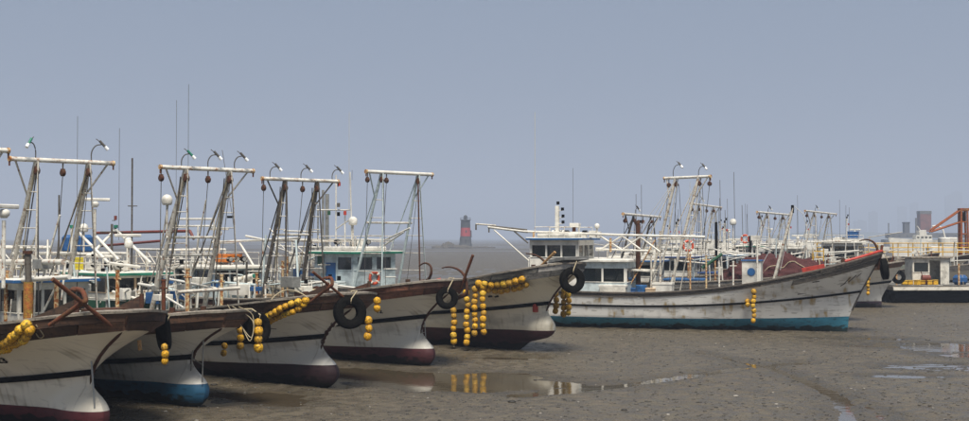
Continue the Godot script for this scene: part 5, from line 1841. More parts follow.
func build_back_boats():
	var wh := paint(C(232, 232, 228))
	# just behind the broadside boat: carries the net
	var b1 := back_boat({foot = Vector2(842, 322), d = 73.0, phi = 18.0, seed = 3, label = "net carrying boat with grey gunwale directly behind the broadside boat", h = {yb = 3.2, ym = 2.15, ys = 2.4, bulb = 0.0, wood = 0.2, L = 18.0}, paint = wh, bottom = bottom_paint(C(60, 90, 110)), plank = "gplank", gl = Vector2(623, 216), gr = Vector2(660, 215), wc = Vector2(655, 262), wt = M.blue, aft = false, legm = M.dark_pipe})
	var nx := bl(b1, 782, 272, 0.0)
	nx.y = b1.hull.deck(nx.x)
	net_pile("long heap of maroon fishing net piled on the deck behind the broadside boat", b1.node.transform * Transform3D(Basis.IDENTITY, nx + Vector3(-0.2, 0.05, 0)), 3.1, 1.9, 1.4, M.net, 5)
	lifebuoy("orange lifebuoy hung on posts behind the rusty mast legs", px(688, 246, 76.0), Vector3(0.1, 0, 1), 0.36)
	bpipe(b1, "lifebuoy_post", 688, 290, 0.5, 688, 249, 0.5, 0.05, M.post)
	var g := back_boat({foot = Vector2(881, 307.5), phi = 20.0, seed = 8, label = "white boat with blue patched maroon bottom behind the peeling bow", h = {yb = 3.15, ym = 2.2, bulb = 0.0, rake = 1.3, wood = 0.3, str_b = 1.9, str_m = 1.1, L = 18.0, boot_b = 0.5, boot_m = 0.4, spow = 1.15, sbase = 0.7}, paint = wh, bottom = bottom_paint(C(78, 60, 74)), plank = "plank", gl = Vector2(690, 206), gr = Vector2(721, 205), wc = Vector2(705, 262), wt = M.blue})
	tyre(g, "black tyre with bright hub on the bow behind the peeling bow", 898, 277, 0.95, 0.8)
	tyre(g, "black tyre beside the bright hubbed tyre", 888, 272, 1.0, 0.2)
	hang_floats(g, "yellow float string on the white hull right behind the peeling bow", 867, 275, 295, 0.9, 0.15)
	anchor(g, "small rusty anchor on the bow with the bright hubbed tyre", bl(g, 890, 262, 0.0), bl(g, 893, 270, 0.0), Vector3(-1, 0.3, 0), 0.5, M.rust_dark, [bl(g, 888, 272, 0.1), bl(g, 893, 256, 0.1)], M.rust, 0.06)
	back_boat({foot = Vector2(870, 300), d = 96.0, phi = 24.0, seed = 15, label = "white boat with tall dark exhaust and blue roof among the crowded boats", h = {yb = 3.3, bulb = 0.0}, paint = wh, bottom = bottom_paint(C(52, 100, 126)), wc = Vector2(735, 255), wt = M.tarp_blue, gl = Vector2(757, 213), gr = Vector2(791, 214)})
	back_boat({foot = Vector2(905, 296), d = 106.0, phi = 24.0, seed = 22, label = "white boat with green trimmed roof and lifebuoy among the crowded boats", h = {yb = 3.3, bulb = 0.0}, paint = wh, bottom = bottom_paint(C(90, 48, 50)), wc = Vector2(772, 247), wt = M.teal, gl = Vector2(805, 213), gr = Vector2(836, 212)})
	back_boat({foot = Vector2(850, 290), d = 116.0, phi = 30.0, seed = 29, label = "far white boat with plain white roof among the crowded boats", h = {yb = 3.3, bulb = 0.0}, paint = wh, bottom = bottom_paint(C(52, 100, 126)), wc = Vector2(728, 247), wt = M.white_clean})
	back_boat({foot = Vector2(920, 288), d = 122.0, phi = 30.0, seed = 36, label = "far white boat with sky blue trimmed roof by the yellow railing", h = {yb = 3.3, bulb = 0.0}, paint = wh, bottom = bottom_paint(C(90, 48, 50)), wc = Vector2(815, 247), wt = M.pale_blue})
	back_boat({foot = Vector2(800, 290), d = 128.0, phi = 30.0, seed = 41, label = "far white boat whose cabin shows between the rusty masts", h = {yb = 3.3, bulb = 0.0}, paint = wh, bottom = bottom_paint(C(90, 48, 50)), wc = Vector2(675, 249), wt = M.pale_blue})
	lifebuoy("small orange lifebuoy on the far white cabins beside the tall dark pipe", px(745, 239, 92.0), Vector3(-0.5, 0, 1), 0.34)
	# tall dark pipes and floodlight post
	var b2 := g
	for q in [[716, 262, 222, 0.1], [750, 278, 236, 0.09]]:
		bpipe(b2, "exhaust_stack", q[0], q[1], -0.3, q[0], q[2], -0.3, q[3], M.black)
	dome(b2, bl(b2, 733, 222, -0.3), 0.24, 4.4)
	for q in [[721, 252, 180], [735, 252, 172], [743, 250, 205], [748, 250, 214], [726, 250, 210]]:
		bpipe(b2, "whip_antenna", q[0], q[1], -0.5, q[0] - 1, q[2], -0.5, 0.018, M.wire)
	# more cabins crowding behind, and the boat that carries a blue bin on its roof
	var nb := back_boat({foot = Vector2(950, 288), d = 112.0, phi = 26.0, seed = 52, label = "white boat with a blue bin on its roof beside the yellow railing", h = {yb = 3.3, bulb = 0.0}, paint = wh, bottom = bottom_paint(C(90, 48, 50)), wc = Vector2(858, 243), wt = M.white_clean, aft = false})
	var bb := bl(nb, 853, 239, 0.4)
	cleat_box(nb, "blue_bin", "blue bin standing on the white cabin roof by the yellow railing", "bin", bb, Vector3(0.9, 0.7, 0.7), M.tarp_blue)
	box("roof_stand", bb - Vector3(0, 0.25, 0), Vector3(2.4, 0.5, 1.4), M.white_clean, nb.node)
	back_boat({foot = Vector2(790, 305), d = 84.0, phi = 22.0, seed = 61, label = "white boat with deep blue roof trim behind the cream bin and mast legs", h = {yb = 3.0, bulb = 0.0}, paint = wh, bottom = bottom_paint(C(52, 100, 126)), plank = "gplank", wc = Vector2(690, 258), wt = M.deep_blue, wl = 4.0})
	back_boat({foot = Vector2(860, 300), d = 90.0, phi = 22.0, seed = 67, label = "white boat with bright blue roof trim behind the white deck house", h = {yb = 3.0, bulb = 0.0}, paint = wh, bottom = bottom_paint(C(52, 100, 126)), plank = "gplank", wc = Vector2(738, 256), wt = M.tarp_blue, wm = M.white, wl = 4.0})
	back_boat({foot = Vector2(985, 296), d = 102.0, phi = 26.0, seed = 73, label = "white boat with all white roof and cabin behind the maroon net", h = {yb = 3.0, bulb = 0.0}, paint = wh, bottom = bottom_paint(C(52, 100, 126)), plank = "gplank", wc = Vector2(800, 249), wt = M.white_clean, wm = M.white_clean})

# ------------------------------------------------------------------ right edge: barge, pier, crane
func build_right():
	# yellow railed pier
	var d := 122.0
	var y := CAMH - (256.5 - HZ) / FOC * d
	var pier := thing("pier", "concrete pier with yellow guard railing behind the moored boats", "pier", Transform3D(Basis.IDENTITY, px(815, 256.5, d)), "")
	var ln := 34.0
	box("pier_deck", Vector3(ln / 2, -0.2, -1.6), Vector3(ln, 0.4, 3.2), M.cap_grey, pier)
	for i in 8:
		for z in [-0.5, -2.7]:
			pipe("pile", Vector3(1.0 + i * 4.5, -y - 0.3, z), Vector3(1.0 + i * 4.5, -0.35, z), 0.22, M.inner_grey, pier, 10)
	for z in [-0.1, -3.1]:
		for i in 24:
			pipe("railing_post", Vector3(0.2 + i * 1.45, 0, z), Vector3(0.2 + i * 1.45, 1.25, z), 0.05, M.yellow_rail, pier, 6)
		for k in 3:
			pipe("railing_bar", Vector3(0.1, 0.42 * (k + 1), z), Vector3(ln - 0.1, 0.42 * (k + 1), z), 0.035, M.yellow_rail, pier, 6)
	# yellow gangway ladder frame nearer, standing behind the net
	var ld := thing("gangway_ladder", "yellow steel ladder frame standing behind the maroon net", "ladder", Transform3D(Basis.IDENTITY, px(818, 268, 84.0)), "")
	for q in [-0.35, 0.35]:
		pipe("stile", Vector3(q, -1.2, 0), Vector3(q, 1.3, 0), 0.04, M.yellow_rail, ld)
	for k in 6:
		pipe("rung", Vector3(-0.35, -0.9 + k * 0.4, 0), Vector3(0.35, -0.9 + k * 0.4, 0), 0.03, M.yellow_rail, ld, 6)
	# work barge
	var bd := 92.0
	var bp := px(893, 286, bd)
	var bg := thing("work_barge", "flat work barge with small cabin lying on the mud behind the tyres", "barge", Transform3D(Basis(Vector3.UP, 0.06), Vector3(bp.x, 0, -bd)), "")
	var dk := bp.y
	box("deck", Vector3(3.6, dk - 0.15, -1.8), Vector3(7.4, 0.3, 3.9), M.cap_grey, bg)
	for z in [-0.75, -1.9, -3.4]:
		pipe("pontoon", Vector3(0.2, 0.42, z), Vector3(7.2, 0.42, z), 0.42, M.black, bg, 14)
		for k in 5:
			box("deck_post", Vector3(0.5 + k * 1.6, dk - 0.45, z), Vector3(0.2, 0.5, 0.2), M.dark_pipe, bg)
	for k in 12:
		box("deck_board", Vector3(0.25 + k * 0.61, dk + 0.03, -1.8), Vector3(0.57, 0.06, 3.95), M["gplank%d" % (k % 6)], bg)
	box("edge_beam", Vector3(3.6, dk - 0.2, 0.2), Vector3(7.4, 0.22, 0.1), M.white, bg)
	var cab := nd("cabin", bg, Transform3D(Basis.IDENTITY, Vector3(1.9, dk + 0.06, -2.6)))
	wall(cab, Transform3D(Basis.IDENTITY, Vector3(0, 0, 1.4)), 1.25, 1.9, 0.9, 1.6, 1, M.white, M.white, 0.1)
	wall(cab, Transform3D(Basis(Vector3(-1, 0, 0), Vector3.UP, Vector3(0, 0, -1)), Vector3(2.7, 0, 0)), 2.7, 1.9, 0.9, 1.6, 0, M.white, M.white, 0.1)
	box("lintel", Vector3(1.65, 1.82, 1.4), Vector3(0.78, 0.16, 0.06), M.white, cab)
	wall(cab, Transform3D(Basis.IDENTITY, Vector3(2.05, 0, 1.4)), 0.65, 1.9, 0.9, 1.6, 0, M.white, M.white, 0.1)
	wall(cab, Transform3D(Basis(Vector3(0, 0, 1), Vector3.UP, Vector3(-1, 0, 0)), Vector3(0, 0, 0)), 1.4, 1.9, 0.9, 1.6, 0, M.white, M.white, 0.1)
	wall(cab, Transform3D(Basis(Vector3(0, 0, -1), Vector3.UP, Vector3(1, 0, 0)), Vector3(2.7, 0, 1.4)), 1.4, 1.9, 0.9, 1.6, 0, M.pale_blue, M.white, 0.1)
	box("roof", Vector3(1.35, 1.97, 0.7), Vector3(3.1, 0.1, 1.9), M.cap_grey, cab)
	for k in 6:
		var fp := Vector3(1.0 + k * 0.47, dk + 0.07, -0.5 - 0.2 * (k % 2))
		var n := thing("yellow_tub", "yellow plastic tub in the row before the barge cabin", "tub", bg.transform * Transform3D(Basis(Vector3.UP, k * 0.3), fp), "yellow tubs on the barge")
		box("tub", Vector3(0, 0.14, 0), Vector3(0.42, 0.26 + 0.05 * (k % 3), 0.34), M.yellow, n, Basis.IDENTITY, 0.05)
		box("rim", Vector3(0, 0.28 + 0.025 * (k % 3), 0), Vector3(0.46, 0.04, 0.38), M.yellow_old, n)
	var wt := thing("rusty_winch", "rusty red winch by the barge cabin's dark doorway", "winch", bg.transform * Transform3D(Basis.IDENTITY, Vector3(2.75, dk + 0.06, -0.9)), "")
	box("bed", Vector3(0, 0.15, 0), Vector3(0.5, 0.3, 0.4), M.rust_dark, wt)
	pipe("barrel", Vector3(-0.3, 0.5, 0), Vector3(0.3, 0.5, 0), 0.2, M.boom_red, wt, 12)
	pipe("lever", Vector3(-0.2, 0.3, 0.1), Vector3(-0.4, 0.95, 0.1), 0.03, M.rust, wt, 6)
	for q in [[0.3, 1.2], [4.9, 1.6], [5.8, 1.2], [6.9, 1.9]]:
		pipe("mooring_post", Vector3(q[0], dk, -0.2), Vector3(q[0], dk + q[1], -0.2), 0.07, M.post, bg)
	var tb := thing("blue_tarp_bundle", "blue tarpaulin bundle on the barge by the picture's last post", "tarpaulin", bg.transform * Transform3D(Basis.IDENTITY, Vector3(5.3, dk + 0.06, -0.9)), "")
	box("bundle", Vector3(0, 0.35, 0), Vector3(1.0, 0.7, 0.8), M.tarp_blue, tb, Basis(Vector3.UP, 0.3), 0.2)
	sweep("tie", [Vector3(0.05, 0.0, 0.44), Vector3(0.03, 0.72, 0.3), Vector3(0, 0.74, -0.2), Vector3(-0.05, 0.3, -0.5)], 0.02, M.rope, tb, 5)
	tb.set_meta("label", "blue tarpaulin bundle tied with rope on the work barge")
	# rust orange loading davit on the pier
	var cd := 126.0
	var orm := mat(C(158, 98, 64), 0.8, T.rust, 0.4)
	var cr := thing("loading_crane", "rust orange loading crane with twin slanting arms on the pier", "crane", Transform3D(Basis.IDENTITY, px(961, 256.5, cd)), "")
	var s := cd / FOC
	var P := func(x: float, yy: float, z := 0.0): return Vector3((x - 961) * s, (256.5 - yy) * s, z)
	for z in [-0.3, 0.3]:
		pipe("post", P.call(960, 258, z), P.call(960, 210, z), 0.12, orm, cr)
		pipe("post", P.call(967, 258, z), P.call(966, 210, z), 0.1, orm, cr)
		pipe("arm", P.call(960, 210, z), P.call(931, 230, z), 0.075, orm, cr)
		pipe("arm", P.call(960, 222, z), P.call(930, 232, z), 0.075, orm, cr)
	for yy in [211, 222, 234, 246]:
		pipe("tie", P.call(960, yy, -0.3), P.call(960, yy, 0.3), 0.06, orm, cr, 6)
		pipe("tie", P.call(960, yy, 0.3), P.call(966, yy, 0.3), 0.06, orm, cr, 6)
	box("cap_beam", P.call(966, 209.5), Vector3(1.4, 0.25, 0.8), orm, cr)
	pipe("hoist", P.call(963, 212, 0.2), P.call(963, 222, 0.2), 0.14, M.black, cr)

# ------------------------------------------------------------------ far things
func rock_mesh(seed_: int) -> ArrayMesh:
	var key := "rock%d" % seed_
	if cache.has(key): return cache[key]
	var nz := noise(0.7, seed_, 4)
	var rows := []
	var uv := []
	var nr := []
	var nu := 16
	var nv := 9
	for j in nv + 1:
		var a := []
		var c := []
		for i in nu + 1:
			var an := TAU * (i % nu) / nu
			var ph := PI * j / nv
			var p := Vector3(sin(ph) * cos(an), cos(ph), sin(ph) * sin(an))
			var k := 1.0 + 0.45 * nz.get_noise_3dv(p * 2.0) + 0.2 * nz.get_noise_3dv(p * 6.0)
			a.append(p * k)
			c.append(Vector2(i, j))
		rows.append(a)
		uv.append(c)
	for j in nv + 1:
		var b := []
		for i in nu + 1:
			b.append(rows[j][i].normalized())
		nr.append(b)
	cache[key] = grid_mesh(rows, nr, uv)
	return cache[key]

func build_far():
	var rockm := mat(C(84, 80, 74), 0.9, T.grime, 0.2)
	var darkm := mat(C(52, 54, 58), 0.7, T.grime, 0.15)
	var redm := mat(C(176, 52, 56), 0.6, T.grime, 0.15)
	var conc := mat(C(104, 104, 104), 0.85, T.grime, 0.15)
	# islet with lighthouse
	var d := 600.0
	var s := d / FOC
	var base := px(465.5, 248, d)
	base.y = 0.0
	var r := RandomNumberGenerator.new()
	r.seed = 9
	for i in 26:
		var x: float = r.randf_range(-37, 21) if i > 5 else [-13.0, -15.5, -10.5, -5.0, 4.0, 9.0][i]
		var sz := r.randf_range(1.6, 3.6) * (1.0 - absf(x + 6) / 46.0) + 0.6
		var hgt := sz * r.randf_range(0.22, 0.36)
		if i < 3:
			sz = [2.2, 1.7, 1.6][i]
			hgt = [2.7, 1.9, 2.0][i]
		var o := thing("rock", "dark boulder on the islet below the lighthouse" if i >= 3 else "tall dark boulder standing on the islet beside the lighthouse", "rock", Transform3D(Basis(Vector3.UP, r.randf() * TAU).scaled(Vector3(sz, hgt, sz * 0.8)), base + Vector3(x * 0.62, 0.1, r.randf_range(-5, 5))), "rocks of the lighthouse islet")
		mi("rock_body", rock_mesh(i % 5 + 60), rockm, o)
	var lh := thing("lighthouse", "black lighthouse with a red middle band on a rocky islet", "lighthouse", Transform3D(Basis.IDENTITY, base + Vector3(0, 0.3, 0)), "")
	mi("plinth", lathe("lh_plinth", [Vector2(3.2, 0), Vector2(3.0, 1.6), Vector2(2.75, 2.2), Vector2(2.7, 4.2), Vector2(2.6, 4.7)], 20), mat(C(74, 75, 78), 0.8, T.grime, 0.15), lh)
	mi("lower_tower", lathe("lh_low", [Vector2(2.6, 3.4), Vector2(2.45, 5.2)], 20), darkm, lh)
	mi("red_band", lathe("lh_red", [Vector2(2.46, 5.2), Vector2(2.28, 9.2)], 20), redm, lh)
	mi("upper_tower", lathe("lh_up", [Vector2(2.29, 9.2), Vector2(2.15, 12.6), Vector2(2.5, 12.7), Vector2(2.5, 13.0), Vector2(0, 13.0)], 20), darkm, lh)
	for k in 12:
		var a := TAU * k / 12
		pipe("railing_post", Vector3(cos(a) * 2.4, 13.0, sin(a) * 2.4), Vector3(cos(a) * 2.4, 13.9, sin(a) * 2.4), 0.05, darkm, lh, 5)
		var a2 := TAU * (k + 1) / 12
		pipe("railing_bar", Vector3(cos(a) * 2.4, 13.9, sin(a) * 2.4), Vector3(cos(a2) * 2.4, 13.9, sin(a2) * 2.4), 0.05, darkm, lh, 5)
	mi("lantern", lathe("lh_lantern", [Vector2(0.8, 13.0), Vector2(0.8, 14.4), Vector2(1.0, 14.45), Vector2(0.5, 15.0), Vector2(0, 15.2)], 12), darkm, lh)
	box("window", Vector3(0.3, 7.5, 2.36), Vector3(0.7, 1.0, 0.1), darkm, lh)
	box("door", Vector3(0.2, 2.6, 2.78), Vector3(1.0, 1.9, 0.1), darkm, lh)
	pipe("ladder", Vector3(2.7, 4.7, 0.3), Vector3(2.55, 8.0, 0.3), 0.25, darkm, lh, 5)
	# far freighter in the haze
	var fd := 760.0
	var fs := fd / FOC
	var f0 := px(885, 246, fd)
	f0.y = 0.0
	var ship := thing("freighter", "hazy freighter with rust red funnel block far behind the crane", "ship", Transform3D(Basis.IDENTITY, f0), "far ships in the haze")
	var S := func(x: float, y: float, z := 0.0): return Vector3((x - 885) * fs, CAMH - (y - HZ) / FOC * fd, z)
	var gry := mat(C(96, 98, 102), 0.8, T.grime, 0.05)
	var whm := mat(C(216, 218, 218), 0.6, T.grime, 0.05)
	var rrm := mat(C(120, 70, 62), 0.8, T.grime, 0.05)
	box("hull", S.call(935, 243) , Vector3(104 * fs, 7 * fs, 9), gry, ship)
	box("upper_works", S.call(930, 235.5), Vector3(86 * fs, 5 * fs, 8), gry, ship)
	box("rust_block", S.call(924, 223), Vector3(11 * fs, 18 * fs, 6), rrm, ship)
	box("block_top", S.call(924, 212.5), Vector3(11.5 * fs, 3 * fs, 6.2), gry, ship)
	pipe("mast", S.call(916, 236), S.call(916, 218), 0.6, gry, ship)
	pipe("mast", S.call(888.5, 240), S.call(888.5, 223), 0.35, gry, ship)
	box("mast_house", S.call(889, 236), Vector3(3 * fs, 5 * fs, 4), gry, ship)
	box("funnel", S.call(906, 229), Vector3(5 * fs, 12 * fs, 4), mat(C(70, 72, 78), 0.8), ship)
	box("funnel_cap", S.call(906, 222.7), Vector3(5.6 * fs, 1.2 * fs, 4.5), mat(C(40, 42, 48), 0.8), ship)
	for k in 9:
		box("window", S.call(897 + k * 8, 236, 4.02), Vector3(1.1, 0.9, 0.1), mat(C(50, 54, 60), 0.3), ship)
	# white ferry in front of it
	var wd := 260.0
	var ws := wd / FOC
	var w0 := px(890, 241, wd)
	w0.y = 0.0
	var fy := thing("white_launch", "long low white launch with raked wheelhouse before the hazy freighter", "boat", Transform3D(Basis.IDENTITY, w0), "far ships in the haze")
	var W := func(x: float, y: float, z := 0.0): return Vector3((x - 890) * ws, CAMH - (y - HZ) / FOC * wd, z)
	var prof := [W.call(888, 237.5), W.call(900, 238.5), W.call(930, 240), W.call(957, 240)]
	for z in [1.5, -1.5]:
		var st := SurfaceTool.new()
		st.begin(Mesh.PRIMITIVE_TRIANGLES)
		for i in 3:
			var a: Vector3 = prof[i] + Vector3(0, 0, z if i > 0 else 0.0)
			var b: Vector3 = prof[i + 1] + Vector3(0, 0, z)
			quad(st, a, b, Vector3(b.x, 0, b.z * 0.8), Vector3(a.x + (1.2 if i == 0 else 0.0), 0, a.z * 0.8), Vector3(0, 0, signf(z)))
		mi("hull_side", st.commit(), whm, fy)
	var dq := SurfaceTool.new()
	dq.begin(Mesh.PRIMITIVE_TRIANGLES)
	for i in 3:
		var z0 := 1.5 if i > 0 else 0.0
		quad(dq, prof[i] + Vector3(0, 0, z0), prof[i + 1] + Vector3(0, 0, 1.5), prof[i + 1] - Vector3(0, 0, 1.5), prof[i] - Vector3(0, 0, z0), Vector3.UP)
	mi("deck", dq.commit(), whm, fy)
	box("cabin", W.call(922, 237.5), Vector3(16 * ws, 5 * ws, 2.4), whm, fy)
	box("wheelhouse", W.call(921, 233), Vector3(7 * ws, 5 * ws, 2.2), whm, fy, Basis(Vector3.BACK, 0.15))
	for k in 4:
		box("window", W.call(916 + k * 4, 237.5, 1.21), Vector3(0.5, 0.4, 0.04), M.glass, fy)
	pipe("mast", W.call(921, 232), W.call(917, 226), 0.12, whm, fy)
	# second white boat by the crane
	var w1 := px(945, 242, 200.0)
	w1.y = 0.0
	var f2 := thing("white_launch", "short white launch with arched mast below the crane arms", "boat", Transform3D(Basis.IDENTITY, w1), "far ships in the haze")
	box("hull", Vector3(0, 1.7, 0), Vector3(5.5, 3.4, 2.2), whm, f2, Basis.IDENTITY, 0.3)
	box("cabin", Vector3(0.4, 4.1, 0), Vector3(2.6, 1.4, 1.8), whm, f2, Basis.IDENTITY, 0.15)
	sweep("arch", smooth_pts([Vector3(-0.2, 4.6, 0.6), Vector3(-0.6, 6.2, 0.3), Vector3(-1.4, 6.6, 0), Vector3(-2.0, 6.5, 0)], 4), 0.12, whm, f2)
	# faint towers of the town across the water
	for q in [[949, 196, 7, 2700.0], [957, 192, 9, 2750.0], [966, 205, 8, 2900.0], [873, 212, 8, 2600.0], [902, 207, 8, 2900.0], [914, 203, 7, 2950.0], [860, 221, 12, 2500.0]]:
		var td: float = q[3] * 1.7
		var ts := td / FOC
		var t0 := px(q[0], 239, td)
		t0.y = 0.0
		var ht: float = (238.0 - q[1]) * ts + CAMH
		var o := thing("tower_block", "pale apartment tower fading into the haze across the water", "building", Transform3D(Basis.IDENTITY, t0), "hazy tower blocks across the water")
		box("block", Vector3(0, ht / 2, 0), Vector3(q[2] * ts, ht, 18), conc, o)
		box("roof_house", Vector3(2, ht + 2, 0), Vector3(q[2] * ts * 0.4, 4, 10), conc, o)
	# far shore
	var shore := SurfaceTool.new()
	shore.begin(Mesh.PRIMITIVE_TRIANGLES)
	var hz := noise(0.002, 55, 4)
	var px0 := 500.0
	for i in 60:
		var xa := px0 + i * 40.0
		var ya := 10.0 + 30.0 * absf(hz.get_noise_1d(xa)) * smoothstep(500.0, 900.0, xa)
		var yb := 10.0 + 30.0 * absf(hz.get_noise_1d(xa + 40.0)) * smoothstep(500.0, 900.0, xa + 40.0)
		if i == 0: ya = 0.0
		quad(shore, Vector3(xa, -1, -3000), Vector3(xa + 40, -1, -3000), Vector3(xa + 40, yb, -3120), Vector3(xa, ya, -3120), Vector3(0, 0.5, 0.86))
		quad(shore, Vector3(xa, ya, -3120), Vector3(xa + 40, yb, -3120), Vector3(xa + 40, -1, -3300), Vector3(xa, -1, -3300), Vector3(0, 0.7, -0.7))
	var so := mi("hills", shore.commit(), mat(C(82, 92, 74), 0.9), self)
	meta(so, "low far shore fading in the haze", "", "", "structure")

# ------------------------------------------------------------------ mud and water
var pools := []
var gullies := []
var rills := []
var keels := []

func seg_dist(p: Vector2, pl: Array) -> float:
	var best := 1e9
	for i in pl.size() - 1:
		var a: Vector2 = pl[i]
		var b: Vector2 = pl[i + 1]
		var ab := b - a
		var t := clampf((p - a).dot(ab) / ab.length_squared(), 0.0, 1.0)
		best = minf(best, p.distance_squared_to(a + ab * t))
	return sqrt(best)

func xz(x: float, y: float) -> Vector2:
	var p := on_mud(x, y)
	return Vector2(p.x, p.z)

func setup_pools():
	# pools: centre, half axes (m), turn, depth
	for q in [[430, 381, 5.4, 2.6, 0.25, 0.10], [360, 372, 3.2, 2.2, 0.3, 0.10], [492, 375, 1.7, 1.6, 0.2, 0.09], [512, 357, 1.5, 0.9, 0.1, 0.08], [565, 385, 1.2, 0.30, 0.05, 0.075], [535, 357, 0.8, 0.35, 0.0, 0.08],
			[240, 398, 2.6, 1.6, 0.6, 0.09], [285, 392, 1.2, 0.9, 0.6, 0.07],
			[925, 345, 3.8, 2.2, 0.1, 0.06], [945, 366, 2.6, 1.5, 0.1, 0.056], [860, 338, 2.6, 1.2, 0.1, 0.055], [965, 352, 2.2, 2.5, 0.1, 0.06], [900, 375, 1.8, 0.7, 0.1, 0.052]]:
		pools.append({c = xz(q[0], q[1]), a = q[2], b = q[3], r = q[4], d = q[5]})
	for q in [[[520, 395], [590, 388], [640, 382], [700, 373], [740, 367], [800, 362]], [[700, 352], [745, 362], [775, 368], [800, 379], [825, 389], [838, 399], [845, 410], [850, 428]], [[800, 379], [870, 408], [900, 430]]]:
		var pl := []
		for v in q: pl.append(xz(v[0], v[1]))
		gullies.append(pl)

# boats' keels: the mud is pushed up beside them and scoured at the forefoot
func setup_keels():
	for q in [[102, 434, 45.0], [203, 407, 45.0], [334, 387, 45.0], [431, 366, 45.0], [545, 352, 45.0], [848, 331.5, 18.0]]:
		var a := xz(q[0], q[1])
		var f := deg_to_rad(q[2])
		keels.append([a, a - Vector2(cos(f), sin(f)) * 18.0])
	var r := RandomNumberGenerator.new()
	r.seed = 88
	for k in 9:
		var p := xz(r.randf_range(560, 960), r.randf_range(345, 415))
		var pl := [p]
		var an := r.randf_range(-0.6, 0.9)
		for i in 6:
			an += r.randf_range(-0.5, 0.5)
			p += Vector2(cos(an), sin(an) * 1.2) * r.randf_range(0.7, 1.5)
			pl.append(p)
		rills.append(pl)

var nz_a := noise(0.5, 101, 4)
var nz_b := noise(0.05, 102, 4)
var nz_c := noise(1.6, 103, 2)
var nz_d := noise(0.004, 104, 4)

func mud_h(x: float, z: float) -> Vector2:
	# height, wetness
	var d := -z
	var near := 1.0 - smoothstep(90.0, 190.0, d)
	near *= 1.0 - smoothstep(70.0, 170.0, absf(x - 5.0))
	var h := nz_a.get_noise_2d(x, z * 0.8) * 0.018 + nz_b.get_noise_2d(x, z) * 0.02 + nz_c.get_noise_2d(x, z) * 0.010 * near + 0.008
	h += (nz_d.get_noise_2d(x * 0.35, z * 1.3) * 0.16 - 0.055) * (1.0 - near)
	var wet := 0.0
	if near > 0.5:
		for q in pools:
			var v: Vector2 = Vector2(x, z) - q.c
			if absf(v.x) > q.a * 1.6 + 1.0 or absf(v.y) > maxf(q.a, q.b) * 1.6 + 1.0: continue
			v = v.rotated(-q.r)
			var e := sqrt(v.x * v.x / (q.a * q.a) + v.y * v.y / (q.b * q.b)) + nz_a.get_noise_2d(x * 1.2, z * 1.2) * 0.22
			var k := 1.0 - smoothstep(0.65, 1.25, e)
			h -= q.d * k
			wet = maxf(wet, 1.0 - smoothstep(0.8, 1.6, e))
		for i in gullies.size():
			var ds := seg_dist(Vector2(x, z), gullies[i]) + nz_a.get_noise_2d(x * 1.5, z * 1.5) * 0.18
			var wd: float = [0.5, 0.26, 0.2][i]
			var k := 1.0 - smoothstep(wd * 0.4, wd * 1.5, ds)
			h -= [0.066, 0.08, 0.055][i] * k
			h += 0.02 * (1.0 - smoothstep(0.0, 0.22, absf(ds - wd * 1.9)))
			wet = maxf(wet, 0.6 * (1.0 - smoothstep(0.4, 1.2, ds)))
		var p2 := Vector2(x, z)
		for kl in keels:
			var ds := seg_dist(p2, kl)
			if ds < 3.5:
				var lump := 0.6 + nz_a.get_noise_2d(x * 1.4 + 9.0, z * 1.4) * 1.1
				h += 0.085 * lump * exp(-pow((ds - 1.35) / 0.55, 2.0))
				wet = maxf(wet, 0.45 * (1.0 - smoothstep(1.4, 2.8, ds)))
		for rl in rills:
			if absf(x - rl[0].x) < 9.0 and absf(z - rl[0].y) < 9.0:
				var ds := seg_dist(p2, rl) + nz_a.get_noise_2d(x * 2.0, z * 2.0) * 0.1
				h -= 0.035 * (1.0 - smoothstep(0.05, 0.22, ds))
				h += 0.014 * (1.0 - smoothstep(0.0, 0.15, absf(ds - 0.32)))
	return Vector2(h, wet)

func axis_lines(lo: float, hi: float, step: float, far: float, ratio: float) -> PackedFloat32Array:
	var a: Array[float] = []
	var v := lo
	while v <= hi:
		a.append(v)
		v += step
	var s := step
	v = a[a.size() - 1]
	while v < far:
		s *= ratio
		v += s
		a.append(v)
	s = step
	v = lo
	while v > -far:
		s *= ratio
		v -= s
		a.push_front(v)
	return PackedFloat32Array(a)

